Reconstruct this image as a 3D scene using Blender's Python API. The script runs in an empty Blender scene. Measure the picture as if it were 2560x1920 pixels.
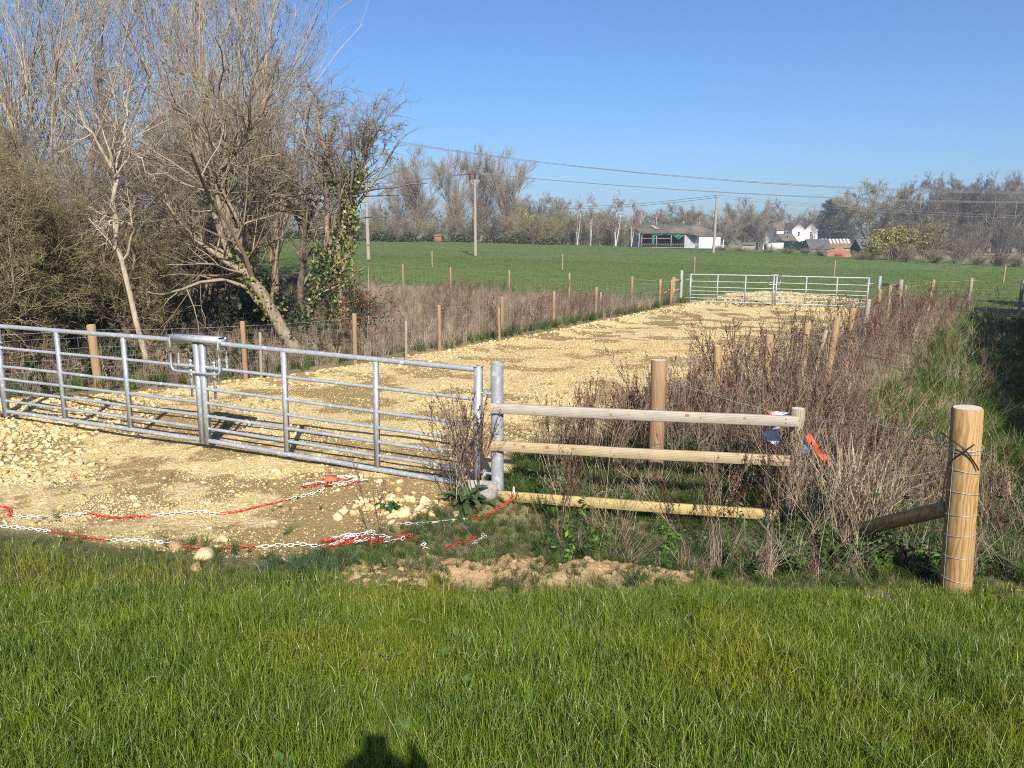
import bpy, math, random
import numpy as np
from mathutils import Vector, Matrix
rng = np.random.default_rng(7)
random.seed(7)
SC = bpy.context.scene
COL = SC.collection

# ------------------------------------------------------------------ camera frame used to survey the site
F = 1924.0; PIT = math.atan(360 / F); CP, SP = math.cos(PIT), math.sin(PIT); H = 2.35; KK = 2560 / 2212
def ray(px, py):
    x = px * KK - 1280; y = py * KK - 960
    return x, F * CP - y * SP, -(F * SP + y * CP)
def at(px, py, D):
    x, f, u = ray(px, py); t = D / f
    return np.array([x * t, D, H + u * t])

# ------------------------------------------------------------------ noise / terrain
def vnoise(x, y, seed=0):
    x = np.asarray(x, float); y = np.asarray(y, float)
    xi = np.floor(x).astype(np.int64); yi = np.floor(y).astype(np.int64)
    fx = x - xi; fy = y - yi
    fx = fx * fx * (3 - 2 * fx); fy = fy * fy * (3 - 2 * fy)
    def h(a, b):
        n = (a * 374761393 + b * 668265263 + seed * 1442695041) & 0x7fffffff
        n = ((n ^ (n >> 13)) * 1274126177) & 0x7fffffff
        return ((n ^ (n >> 16)) & 0xffff) / 65535.0
    return (h(xi, yi) * (1 - fx) + h(xi + 1, yi) * fx) * (1 - fy) + (h(xi, yi + 1) * (1 - fx) + h(xi + 1, yi + 1) * fx) * fy
def fbm(x, y, seed=0, o=4):
    s = 0; a = .5
    for i in range(o):
        s = s + a * vnoise(x * 2 ** i, y * 2 ** i, seed + i); a *= .5
    return s
def sstep(a, b, x):
    t = np.clip((np.asarray(x, float) - a) / (b - a), 0, 1); return t * t * (3 - 2 * t)
CTRL = np.array([(-10,-3,.8),(0,-3,.82),(10,-3,.8),(-6,0,.8),(0,0,.8),(6,0,.8),(-4,2,.78),(0,2.1,.79),(4,2,.78),(8,2,.7),(0,3.2,.54),(3,3.2,.52),
 (-3,3.8,.5),(0,4.35,.25),(1.2,4.4,.25),(2.77,4.42,.23),(5,4.4,.2),(-1.6,4.9,.16),(-4.1,5.8,.11),(-8,6.5,.12),(-12,7,.15),(2.35,6.35,-.05),(1,5.75,0),(1,6.5,-.13),(1.7,6.4,-.11),(.3,6.68,-.10),(-.1,6.45,-.03),(0,5.6,.05),
 (-.12,6.9,.03),(-3.45,8.3,.06),(-6.6,9.7,.06),(-6,11,0),(-3.5,13.2,-.05),(1.43,7.6,0),(0,10,0),(4.3,11.3,-.02),(1.5,18,-.1),(6.3,14.4,-.05),(7.1,32,-.25),
 (14,29.9,-.3),(9.7,20.5,-.12),(12,36,-.2),(-10,14,-.2),(-15,20,-.1),(-5,19,-.25),(-5,24,-.25),(-20,30,0),(-10,35,.05),(-25,45,.8),(-6,42,-.1),(4.8,31,-.22),
 (-5.6,55,.5),(3.6,55,.27),(13,55,.05),(23,55,-.28),(35,55,-.65),(20,29,-.3),(30,30,-.4),(-11.4,62,.85),(-4,87,.6),(28,109,.66),(26,160,.81),(41,160,.34),(-24,130,2.2),(-9,130,2.0),
 (2,130,1.65),(-39,130,2.76),(38,100,.33),(47,100,-.19),(56,100,-.55),(66,100,-1.08),(78,230,-.5),(120,230,-1.),(0,230,2),(-60,230,2.6),(18,132,1.25),
 (600,800,0),(-600,800,2),(0,900,1),(1400,300,-1),(-1400,300,2),(1400,1500,0),(-1400,1500,0),(0,1500,0),(300,-200,.5),(-300,-200,.8),(0,-200,.8),(-60,20,.2),(60,10,0),(1400,-200,0),(-1400,-200,0)], float)
def _U(r2): return .5 * r2 * np.log(r2 + 1e-9)
_c = CTRL[:, :2]; _n = len(_c)
_K = _U(((_c[:, None] - _c[None]) ** 2).sum(-1)) + np.eye(_n) * .05
_A = np.zeros((_n + 3, _n + 3)); _A[:_n, :_n] = _K; _A[:_n, _n] = 1; _A[:_n, _n + 1:] = _c; _A[_n:, :_n] = _A[:_n, _n:].T
_W = np.linalg.solve(_A, np.concatenate([CTRL[:, 2], [0, 0, 0]]))
FU = np.array([.55, .835]); FN = np.array([.835, -.55]); F0 = np.array([1.43, 7.6])     # right-hand fence line
def fence_st(x, y):
    return (x - F0[0]) * FN[0] + (y - F0[1]) * FN[1], (x - F0[0]) * FU[0] + (y - F0[1]) * FU[1]
LX = [-14, -8, -4.1, -1.6, -.7, 0, 1.2, 2.77, 5, 9, 14]; LY = [7.4, 6.5, 5.7, 4.8, 4.5, 4.32, 4.38, 4.35, 4.3, 4.2, 4.2]
def lawn_edge(x): return np.interp(x, LX, LY)
SOIL = [(-.72,4.46,.26,.10),(-.6,4.95,.24,.10),(-.2,4.72,.34,.10),(.25,4.62,.3,.10),(.6,4.72,.3,.09),(-1.05,4.8,.2,.07),(-.95,4.42,.1,.05),(.95,4.7,.26,.08),(.05,5.05,.22,.06),(2.95,4.22,.13,.07),(2.15,4.2,.15,.05)]
def soil_mask(x, y):
    m = np.zeros_like(np.asarray(x, float))
    for cx, cy, r, h in SOIL: m = np.maximum(m, np.exp(-(((x - cx) ** 2 + (y - cy) ** 2) / (r * r)) ** 1.5))
    e = ((x + .05) / 1.25) ** 2 + ((y - 4.72) / .36) ** 2
    return np.clip(np.maximum(m, 1.25 - e) * 1.1 - .25 * vnoise(x * 7, y * 7, 3), 0, 1)
TRACK = np.array([(-13,7.4),(-8,6.6),(-4.1,5.85),(-2.9,5.2),(-1.6,5.02),(-1.2,5.4),(-.75,6.2),(-.35,6.9),(.1,7.8),(.8,8.3),(2,9.6),(4.6,13.2),(8.6,20),(13.2,29.6),(15.2,33.5),(13.4,37),(9.6,34.6),(6.9,30.9),(4.8,27.4),(1.2,21.3),(-1.1,17.6),(-3.9,13.6),(-6.3,11.4),(-9,10.2),(-13,9.6)], float)
def inpoly(x, y, poly):
    ins = np.zeros(np.shape(x), bool); j = len(poly) - 1
    for i in range(len(poly)):
        xi, yi = poly[i]; xj, yj = poly[j]
        c = ((yi > y) != (yj > y)) & (x < (xj - xi) * (y - yi) / (yj - yi + 1e-12) + xi)
        ins ^= c; j = i
    return ins
def polydist(x, y, pts):
    d = np.full(np.shape(x), 1e9)
    for a, b in zip(pts[:-1], pts[1:]):
        a = np.array(a); b = np.array(b); ab = b - a
        t = np.clip(((x - a[0]) * ab[0] + (y - a[1]) * ab[1]) / (ab @ ab), 0, 1)
        d = np.minimum(d, np.hypot(x - a[0] - t * ab[0], y - a[1] - t * ab[1]))
    return d
def field_edge(x): return np.interp(x, [-200,-60,-14,-5.9,4.8,7,14,20,60,200], [60,56,46,42.4,31.3,33,30.6,29.6,29,29])
def hz(x, y):
    x = np.asarray(x, float); y = np.asarray(y, float); sh = x.shape; xf = x.ravel(); yf = y.ravel(); out = np.empty(xf.size)
    for i in range(0, xf.size, 20000):
        a = xf[i:i + 20000]; b = yf[i:i + 20000]
        out[i:i + 20000] = _U((a[:, None] - _c[:, 0]) ** 2 + (b[:, None] - _c[:, 1]) ** 2) @ _W[:_n] + _W[_n] + _W[_n + 1] * a + _W[_n + 2] * b
    z = out.reshape(sh); s, t = fence_st(x, y)
    dit = sstep(.8, 3.6, s) * (1 - .95 * sstep(5.5, 10, s)) * sstep(-1.6, 3, t) * (1 - sstep(19, 25, t))
    z = z - 1.15 * dit
    near = 1 - sstep(40, 70, y)
    z = z + near * (fbm(x * .9, y * .9, 11) - .5) * .07 + (fbm(x * .05, y * .05, 21) - .5) * .25 * sstep(40, 80, y)
    z = z + .09 * np.exp(-(polydist(x, y, TRACK[15:]) - .35) ** 2 / .2) * (y > 8) + .3 * np.exp(-(((x - 11.8) / 2.6) ** 2 + ((y - 34.4) / 1.6) ** 2)) - .05 * (np.exp(-(s + 2.2) ** 2 / .2) + np.exp(-(s + 4.6) ** 2 / .2)) * sstep(-2, 3, t) * (y < 35)
    for cx, cy, r, h in SOIL:
        z = z + .8 * h * np.exp(-(((x - cx) ** 2 + (y - cy) ** 2) / (r * r)) ** 1.6) * (.55 + .9 * fbm(x * 8, y * 8, 31))
    z = z + soil_mask(x, y) * (fbm(x * 6, y * 6, 35, 3) - .5) * .13
    return z
def axis(lo, hi, step, out_lo, out_hi):
    mid = list(np.arange(lo, hi + 1e-6, step)); a = []; v = mid[-1]; d = step
    while v < out_hi: d *= 1.14; v += d; a.append(v)
    b = []; v = mid[0]; d = step
    while v > out_lo: d *= 1.14; v -= d; b.append(v)
    return np.array(b[::-1] + mid + a)
def dense(a, lo, hi, st): return np.unique(np.round(np.concatenate([a[(a < lo) | (a > hi)], np.arange(lo, hi + 1e-6, st)]), 5))
GX = dense(axis(-8, 12, .09, -1500, 1500), -1.7, 3.3, .035); GY = dense(axis(1.2, 22, .09, -200, 1500), 4.05, 5.4, .03)
XX, YY = np.meshgrid(GX, GY); ZZ = hz(XX, YY)
def zat(x, y):
    x = np.asarray(x, float); y = np.asarray(y, float)
    i = np.clip(np.searchsorted(GX, x) - 1, 0, len(GX) - 2); j = np.clip(np.searchsorted(GY, y) - 1, 0, len(GY) - 2)
    fx = (x - GX[i]) / (GX[i + 1] - GX[i]); fy = (y - GY[j]) / (GY[j + 1] - GY[j])
    return (ZZ[j, i] * (1 - fx) + ZZ[j, i + 1] * fx) * (1 - fy) + (ZZ[j + 1, i] * (1 - fx) + ZZ[j + 1, i + 1] * fx) * fy
def gz(x, y): return float(zat(np.array([x]), np.array([y]))[0])

# ------------------------------------------------------------------ mesh builder
class MB:
    def __init__(s): s.V = []; s.T = []; s.Q = []; s.C = []; s.TM = []; s.QM = []; s.n = 0; s.big = []
    def add(s, v, tris=None, quads=None, col=(1, 1, 1), mi=0):
        v = np.asarray(v, float).reshape(-1, 3); c = np.asarray(col, float)
        if c.ndim == 1: c = np.broadcast_to(c, (len(v), 3))
        s.V.append(v); s.C.append(c)
        if tris is not None and len(tris): t = np.asarray(tris).reshape(-1, 3) + s.n; s.T.append(t); s.TM.append(np.full(len(t), mi))
        if quads is not None and len(quads): q = np.asarray(quads).reshape(-1, 4) + s.n; s.Q.append(q); s.QM.append(np.full(len(q), mi))
        s.n += len(v); return s
    def ngon(s, pts, mi=0, col=(1, 1, 1)):
        n = len(pts); v = np.vstack([pts, np.mean(pts, 0)])
        return s.add(v, tris=[(i, (i + 1) % n, n) for i in range(n)], mi=mi, col=col)
    def box(s, c, size, rot=None, mi=0, col=(1, 1, 1)):
        d = np.array(size) / 2; k = np.array([(x, y, z) for x in (-1, 1) for y in (-1, 1) for z in (-1, 1)]) * d
        if rot is not None: k = k @ np.array(rot).T
        return s.add(k + np.array(c), quads=[(0, 1, 3, 2), (4, 6, 7, 5), (0, 4, 5, 1), (2, 3, 7, 6), (0, 2, 6, 4), (1, 5, 7, 3)], mi=mi, col=col)
    def beam(s, a, b, w, h, mi=0, col=(1, 1, 1), up=(0, 0, 1)):
        a = np.array(a, float); b = np.array(b, float); d = b - a; L = np.linalg.norm(d); d /= L; up = np.array(up, float)
        y = np.cross(up, d); y /= np.linalg.norm(y); z = np.cross(d, y)
        return s.box((a + b) / 2, (L, w, h), np.stack([d, y, z], 1), mi, col)
    def tubes(s, P, R, sides=4, col=(1, 1, 1), mi=0, cap=False):
        P = np.asarray(P, float); R = np.asarray(R, float)
        if P.ndim == 2: P = P[None]; R = np.broadcast_to(R, P.shape[:2]) if R.ndim < 2 else R
        R = np.broadcast_to(R, P.shape[:2]); n, k, _ = P.shape
        T = np.empty_like(P); T[:, 1:-1] = P[:, 2:] - P[:, :-2]; T[:, 0] = P[:, 1] - P[:, 0]; T[:, -1] = P[:, -1] - P[:, -2]
        T /= np.linalg.norm(T, axis=2, keepdims=True) + 1e-9
        m = T.mean(1); ref = np.where(np.abs(m[:, 2:3]) < .8, np.array([[0, 0, 1.]]), np.array([[1., 0, 0]]))[:, None]
        A = np.cross(T, np.broadcast_to(ref, T.shape)); A /= np.linalg.norm(A, axis=2, keepdims=True) + 1e-9; B = np.cross(T, A)
        an = np.arange(sides) * 2 * math.pi / sides
        V = P[:, :, None] + R[:, :, None, None] * (A[:, :, None] * np.cos(an)[:, None] + B[:, :, None] * np.sin(an)[:, None])
        c = np.asarray(col, float)
        if c.ndim == 2: c = np.repeat(c, k * sides, 0)
        i = np.arange(n)[:, None, None] * k * sides; j = np.arange(k - 1)[None, :, None] * sides; a = np.arange(sides)[None, None]; a2 = (a + 1) % sides
        q = np.stack(np.broadcast_arrays(i + j + a, i + j + a2, i + j + sides + a2, i + j + sides + a), -1)
        s.add(V, quads=q, col=c, mi=mi)
        if cap:
            for e in range(n): s.ngon(V[e, 0][::-1], mi); s.ngon(V[e, -1], mi)
        return s
    def post(s, p, h, r, lean=(0, 0), sides=14, mi=0, mi_top=None, col=(1, 1, 1), sink=.3, bevel=.01):
        p = np.array(p, float); ax = np.array([lean[0], lean[1], 1.]); hs = [-sink, 0, h * .35, h * .7, h - bevel, h]; rs = [r, r * 1.01, r, r * .985, r * .98, r * .98 - bevel]
        P = np.array([p + ax * q for q in hs]); s.tubes(P, np.array(rs), sides, col, mi)
        v = s.V[-1].reshape(6, sides, 3)[-1]; s.ngon(v, mi if mi_top is None else mi_top, col); return s
    def build(s, name, mats, parent=None, smooth=False):
        V = np.concatenate(s.V); me = bpy.data.meshes.new(name)
        T = np.concatenate(s.T) if s.T else np.zeros((0, 3), int); Q = np.concatenate(s.Q) if s.Q else np.zeros((0, 4), int)
        me.vertices.add(len(V)); me.vertices.foreach_set('co', V.astype(np.float32).ravel())
        nl = T.size + Q.size; me.loops.add(nl); me.loops.foreach_set('vertex_index', np.concatenate([T.ravel(), Q.ravel()]).astype(np.int32))
        me.polygons.add(len(T) + len(Q))
        me.polygons.foreach_set('loop_start', np.concatenate([np.arange(len(T)) * 3, T.size + np.arange(len(Q)) * 4]).astype(np.int32))
        mi = np.concatenate((s.TM or [np.zeros(0, int)]) + (s.QM or [np.zeros(0, int)])).astype(np.int32)
        if not isinstance(mats, (list, tuple)): mats = [mats]
        for m in mats: me.materials.append(m)
        if len(mats) > 1: me.polygons.foreach_set('material_index', mi)
        if smooth: me.polygons.foreach_set('use_smooth', np.ones(len(mi), bool))
        C = np.concatenate(s.C); at_ = me.color_attributes.new('Col', 'FLOAT_COLOR', 'POINT')
        at_.data.foreach_set('color', np.hstack([C, np.ones((len(C), 1))]).astype(np.float32).ravel())
        me.update(calc_edges=True)
        o = bpy.data.objects.new(name, me); COL.objects.link(o)
        if parent is not None: o.parent = parent
        return o
def tag(o, label=None, cat=None, group=None, kind=None):
    if label: o['label'] = label
    if cat: o['category'] = cat
    if group: o['group'] = group
    if kind: o['kind'] = kind
    return o
def empty(name, loc, label, cat, group=None, rot=(0, 0, 0)):
    o = bpy.data.objects.new(name, None); COL.objects.link(o); o.location = loc; o.rotation_euler = rot; o.empty_display_size = .3
    return tag(o, label, cat, group)
def copy_tree(o, parent=None):
    c = o.copy(); COL.objects.link(c)
    if parent is not None: c.parent = parent
    for ch in list(o.children): copy_tree(ch, c)
    return c
def rz(a): c, s = math.cos(a), math.sin(a); return np.array([[c, -s, 0], [s, c, 0], [0, 0, 1.]])

# ------------------------------------------------------------------ materials
def nodes(name):
    m = bpy.data.materials.new(name); m.use_nodes = True; nt = m.node_tree; b = nt.nodes['Principled BSDF']
    return m, nt, b
def N(nt, t, **kw):
    n = nt.nodes.new(t)
    for k, v in kw.items():
        if k.startswith('_'): setattr(n, k[1:], v)
        else: n.inputs[k.replace('__', ' ')].default_value = v
    return n
def mixc(nt, fac, a, b, blend='MIX'):
    n = nt.nodes.new('ShaderNodeMix'); n.data_type = 'RGBA'; n.blend_type = blend
    for sock, v in ((n.inputs[0], fac), (n.inputs[6], a), (n.inputs[7], b)):
        if hasattr(v, 'is_linked'): nt.links.new(v, sock)
        elif isinstance(v, (int, float)): sock.default_value = v
        else: sock.default_value = (*v, 1)
    return n.outputs[2]
def maprange(nt, v, a, b, c=0, d=1):
    n = nt.nodes.new('ShaderNodeMapRange'); n.inputs[1].default_value = a; n.inputs[2].default_value = b; n.inputs[3].default_value = c; n.inputs[4].default_value = d
    nt.links.new(v, n.inputs[0]); return n.outputs[0]
def coords(nt, scale=(1, 1, 1), kind='Object'):
    tc = nt.nodes.new('ShaderNodeTexCoord'); mp = nt.nodes.new('ShaderNodeMapping'); mp.inputs['Scale'].default_value = scale
    nt.links.new(tc.outputs[kind], mp.inputs[0]); return mp.outputs[0]
def noise(nt, vec, scale, detail=4, rough=.6):
    n = N(nt, 'ShaderNodeTexNoise', Scale=scale, Detail=detail, Roughness=rough); nt.links.new(vec, n.inputs['Vector']); return n.outputs[0]
def bump(nt, b, h, strength=.3, dist=.02):
    n = N(nt, 'ShaderNodeBump', Strength=strength, Distance=dist); nt.links.new(h, n.inputs['Height']); nt.links.new(n.outputs[0], b.inputs['Normal'])
def nmat(name, c1, c2, scale=8, rough=.8, metal=0, stretch=(1, 1, 1), tint=False, trans=0, bmp=.2, bdist=.01, spec=.3, rnd=0, lo=.35, hi=.65, detail=5, c3=None):
    m, nt, b = nodes(name); v = coords(nt, stretch); f = noise(nt, v, scale, detail); fac = maprange(nt, f, lo, hi); c = mixc(nt, fac, c1, c2)
    if c3 is not None: c = mixc(nt, maprange(nt, noise(nt, v, scale * .23, 3), .5, .7), c, c3)
    if tint:
        a = nt.nodes.new('ShaderNodeAttribute'); a.attribute_name = 'Col'; c = mixc(nt, 1.0, c, a.outputs[0], 'MULTIPLY')
    if rnd:
        oi = nt.nodes.new('ShaderNodeObjectInfo'); hs = nt.nodes.new('ShaderNodeHueSaturation'); nt.links.new(c, hs.inputs['Color'])
        nt.links.new(maprange(nt, oi.outputs['Random'], 0, 1, 1 - rnd, 1 + rnd), hs.inputs['Value']); c = hs.outputs[0]
    nt.links.new(c, b.inputs['Base Color']); b.inputs['Roughness'].default_value = rough; b.inputs['Metallic'].default_value = metal
    b.inputs['Specular IOR Level'].default_value = spec
    if bmp: bump(nt, b, f, bmp, bdist)
    if trans:
        t = nt.nodes.new('ShaderNodeBsdfTranslucent'); nt.links.new(c, t.inputs[0]); mx = nt.nodes.new('ShaderNodeMixShader'); mx.inputs[0].default_value = trans
        nt.links.new(b.outputs[0], mx.inputs[1]); nt.links.new(t.outputs[0], mx.inputs[2]); nt.links.new(mx.outputs[0], nt.nodes['Material Output'].inputs[0])
    return m
def woodmat(name, light, dark, ring=26, warp=5, st=(1, 1, .12), rough=.75, knots=True, weather=None, ax='X'):
    m, nt, b = nodes(name); v = coords(nt, st)
    w = N(nt, 'ShaderNodeTexWave', Scale=ring, Distortion=warp, Detail=3, **{'Detail__Scale': 1.2}); w.bands_direction = ax; nt.links.new(v, w.inputs['Vector'])
    v2 = coords(nt, (st[0] * 3, st[1] * 3, st[2] * .5)); g = noise(nt, v2, 40, 4)
    c = mixc(nt, maprange(nt, w.outputs[1], .35, .95), light, dark); c = mixc(nt, maprange(nt, g, .4, .75, 0, .5), c, tuple(x * .55 for x in dark))
    v3 = coords(nt, (1, 1, 1)); big = noise(nt, v3, 3, 3); c = mixc(nt, maprange(nt, big, .45, .75, 0, .55), c, weather or tuple(x * .8 for x in light))
    nt.links.new(c, b.inputs['Base Color']); b.inputs['Roughness'].default_value = rough; b.inputs['Specular IOR Level'].default_value = .25
    bump(nt, b, g, .25, .004); return m
M = {}
def galv(name, base=.42):
    m, nt, b = nodes(name); v = coords(nt); vo = N(nt, 'ShaderNodeTexVoronoi', Scale=38); nt.links.new(v, vo.inputs['Vector'])
    n1 = noise(nt, v, 3.5, 5); n2 = noise(nt, v, 14, 4)
    c = mixc(nt, maprange(nt, vo.outputs[1], 0, 1), (base * .74, base * .79, base * .84), (base * 1.18, base * 1.22, base * 1.25))
    c = mixc(nt, maprange(nt, n1, .42, .68), c, (base * .72, base * .76, base * .8)); c = mixc(nt, maprange(nt, n2, .58, .7, 0, .75), c, (.72, .73, .72))
    nt.links.new(c, b.inputs['Base Color']); b.inputs['Metallic'].default_value = .35; nt.links.new(maprange(nt, n1, .3, .7, .35, .6), b.inputs['Roughness'])
    bump(nt, b, n2, .12, .002); return m
M['galv'] = galv('galvanised_steel')
M['darkmetal'] = nmat('dark_metal', (.05, .05, .05), (.09, .085, .08), 20, .5, .5)
M['wire'] = nmat('fence_wire', (.38, .39, .39), (.5, .5, .49), 30, .45, .5, bmp=0)
M['cable'] = nmat('power_cable', (.16, .16, .17), (.2, .2, .2), 3, .6, .2, bmp=0)
M['post'] = woodmat('treated_pine', (.37, .245, .125), (.25, .15, .07))
M['postorange'] = woodmat('orange_pine', (.335, .215, .12), (.23, .135, .068))
M['strainer'] = woodmat('grainy_pine', (.42, .27, .12), (.29, .16, .06), 13, 11, (1, 1, .2))
M['postgrey'] = woodmat('weathered_post', (.34, .29, .21), (.22, .17, .11))
M['endgrain'] = nmat('end_grain', (.62, .56, .46), (.5, .43, .33), 25, .85)
M['railgrey'] = woodmat('silvered_rail', (.41, .36, .29), (.30, .255, .2), 22, 4, (.06, 1, 1), weather=(.36, .32, .26), ax='Z')
M['railtan'] = woodmat('tan_rail', (.43, .335, .20), (.32, .235, .13), 22, 4, (.06, 1, 1), weather=(.39, .33, .23), ax='Z')
M['railyellow'] = woodmat('yellow_rail', (.48, .36, .155), (.39, .28, .11), 22, 4, (.06, 1, 1), ax='Z')
M['pole'] = woodmat('pole_timber', (.37, .31, .25), (.27, .21, .16), 10, 4)
M['red'] = nmat('red_plastic', (.62, .03, .03), (.52, .02, .025), 20, .4, bmp=0, spec=.5)
M['white'] = nmat('white_plastic', (.74, .73, .69), (.6, .58, .52), 20, .4, bmp=0, spec=.5)
M['orange'] = nmat('orange_plastic', (.75, .12, .04), (.65, .09, .03), 12, .5, trans=.2, bmp=0)
M['film'] = nmat('pale_film', (.66, .64, .72), (.42, .38, .55), 18, .4, trans=.2, bmp=0)
M['black'] = nmat('black_plastic', (.012, .012, .012), (.02, .02, .02), 10, .5, bmp=0)
M['concrete'] = nmat('concrete', (.34, .32, .28), (.2, .185, .16), 22, .9, bmp=.6, bdist=.02, c3=(.42, .4, .35))
M['brick'] = nmat('fired_brick', (.46, .15, .07), (.36, .11, .05), 18, .9, bmp=.4)
M['stone'] = nmat('limestone', (.53, .395, .18), (.66, .54, .31), 6, .9, tint=True, bmp=.5, bdist=.02, rnd=.1)
M['rockp'] = nmat('pale_rock', (.50, .38, .20), (.62, .52, .33), 9, .9, bmp=.6, bdist=.02, c3=(.46, .34, .18))
M['fieldgrass'] = nmat('pasture_blade', (.9, .9, .9), (1, 1, 1), 5, .8, tint=True, trans=.3, bmp=0, spec=.05)
M['grass'] = nmat('grass_blade', (.9, .9, .9), (1, 1, 1), 5, .38, tint=True, trans=.35, bmp=0, spec=.45)
M['drygrass'] = nmat('dry_stem', (.85, .85, .85), (1, 1, 1), 30, .75, tint=True, trans=.15, bmp=0)
M['leafy'] = nmat('weed_leaf', (.85, .85, .85), (1, 1, 1), 20, .5, tint=True, trans=.25, bmp=0)
M['bark'] = nmat('ridged_bark', (.30, .25, .18), (.16, .125, .09), 14, .9, stretch=(1, 1, .25), tint=True, bmp=.7, bdist=.03)
M['twig'] = nmat('twig', (.85, .85, .85), (1, 1, 1), 9, .8, tint=True, bmp=0)
M['ivy'] = nmat('ivy_leaf', (.85, .85, .85), (1, 1, 1), 20, .42, tint=True, trans=.15, bmp=0, spec=.5)
M['fartwig'] = nmat('far_twig', (.85, .85, .85), (1, 1, 1), 3, .9, tint=True, bmp=0, rnd=.16)
M['soilclod'] = nmat('dry_clod', (.40, .275, .145), (.31, .20, .10), 14, .95, bmp=.9, bdist=.02, tint=True)
M['knot'] = nmat('rail_knot', (.30, .2, .11), (.2, .12, .06), 60, .8)
M['brownrock'] = nmat('brown_rock', (.30, .19, .10), (.40, .26, .14), 9, .9, bmp=.5, bdist=.02)
M['film2'] = nmat('navy_film', (.03, .03, .07), (.12, .12, .2), 9, .4, bmp=.4)
# ------------------------------------------------------------------ ground, track, lawn, field (one grid, cut into pieces along soft-masked borders)
def ground_material():
    m, nt, b = nodes('ground_cover'); v = coords(nt); a1 = nt.nodes.new('ShaderNodeAttribute'); a1.attribute_name = 'Col'; a2 = nt.nodes.new('ShaderNodeAttribute'); a2.attribute_name = 'Col2'
    s1 = nt.nodes.new('ShaderNodeSeparateColor'); s2 = nt.nodes.new('ShaderNodeSeparateColor'); nt.links.new(a1.outputs[0], s1.inputs[0]); nt.links.new(a2.outputs[0], s2.inputs[0])
    gravel, lawn, soil = s1.outputs[0], s1.outputs[1], s1.outputs[2]; field, straw, moss = s2.outputs[0], s2.outputs[1], s2.outputs[2]
    n_s = noise(nt, v, 30, 6); n_m = noise(nt, v, 4, 5); n_l = noise(nt, v, .6, 4); n_f = noise(nt, coords(nt, (1, 1, 1)), .09, 5)
    c = mixc(nt, maprange(nt, n_m, .4, .62), (.17, .13, .07), (.10, .11, .038)); c = mixc(nt, maprange(nt, n_s, .45, .7), c, (.2, .165, .095))
    fg = mixc(nt, maprange(nt, n_l, .38, .64), (.085, .13, .030), (.115, .165, .045)); fg = mixc(nt, maprange(nt, n_f, .42, .62), fg, (.115, .145, .045)); fg = mixc(nt, maprange(nt, noise(nt, coords(nt, (.25, 1, 1)), 1.6, 6), .55, .75, 0, .7), fg, (.115, .14, .055))
    c = mixc(nt, field, c, fg)
    c = mixc(nt, straw, c, mixc(nt, n_m, (.36, .27, .15), (.24, .18, .10)))
    vo = N(nt, 'ShaderNodeTexVoronoi', Scale=30); nt.links.new(v, vo.inputs['Vector']); vs = nt.nodes.new('ShaderNodeSeparateColor'); nt.links.new(vo.outputs[1], vs.inputs[0])
    vo2 = N(nt, 'ShaderNodeTexVoronoi', Scale=75); nt.links.new(v, vo2.inputs['Vector']); vs2 = nt.nodes.new('ShaderNodeSeparateColor'); nt.links.new(vo2.outputs[1], vs2.inputs[0])
    g1 = mixc(nt, vs2.outputs[0], (.46, .325, .125), (.62, .475, .22)); g2 = mixc(nt, vs.outputs[1], (.54, .40, .17), (.72, .60, .36))
    g = mixc(nt, maprange(nt, vs.outputs[0], .55, .6), g1, g2); g = mixc(nt, maprange(nt, vs2.outputs[2], .93, .95), g, (.28, .29, .30)); g = mixc(nt, maprange(nt, n_s, .52, .75, 0, .5), g, (.36, .26, .125))
    mm = nt.nodes.new('ShaderNodeMath'); mm.operation = 'MULTIPLY_ADD'; nt.links.new(noise(nt, v, 9, 6), mm.inputs[0]); mm.inputs[1].default_value = 1.5; nt.links.new(moss, mm.inputs[2])
    g = mixc(nt, maprange(nt, mm.outputs[0], .85, 1.3, 0, .92), g, mixc(nt, n_s, (.19, .13, .055), (.31, .215, .095)))
    c = mixc(nt, gravel, c, g)
    so = mixc(nt, maprange(nt, n_m, .35, .65), (.42, .285, .15), (.33, .21, .105)); so = mixc(nt, maprange(nt, n_s, .5, .75), so, (.47, .34, .19))
    c = mixc(nt, soil, c, so); c = mixc(nt, lawn, c, mixc(nt, n_s, (.075, .07, .028), (.14, .115, .055)))
    nt.links.new(c, b.inputs['Base Color']); b.inputs['Roughness'].default_value = .95; b.inputs['Specular IOR Level'].default_value = .1
    ad = nt.nodes.new('ShaderNodeMath'); ad.operation = 'SUBTRACT'; nt.links.new(n_s, ad.inputs[0]); nt.links.new(vo.outputs[0], ad.inputs[1])
    bump(nt, b, ad.outputs[0], .5, .012); return m
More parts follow.
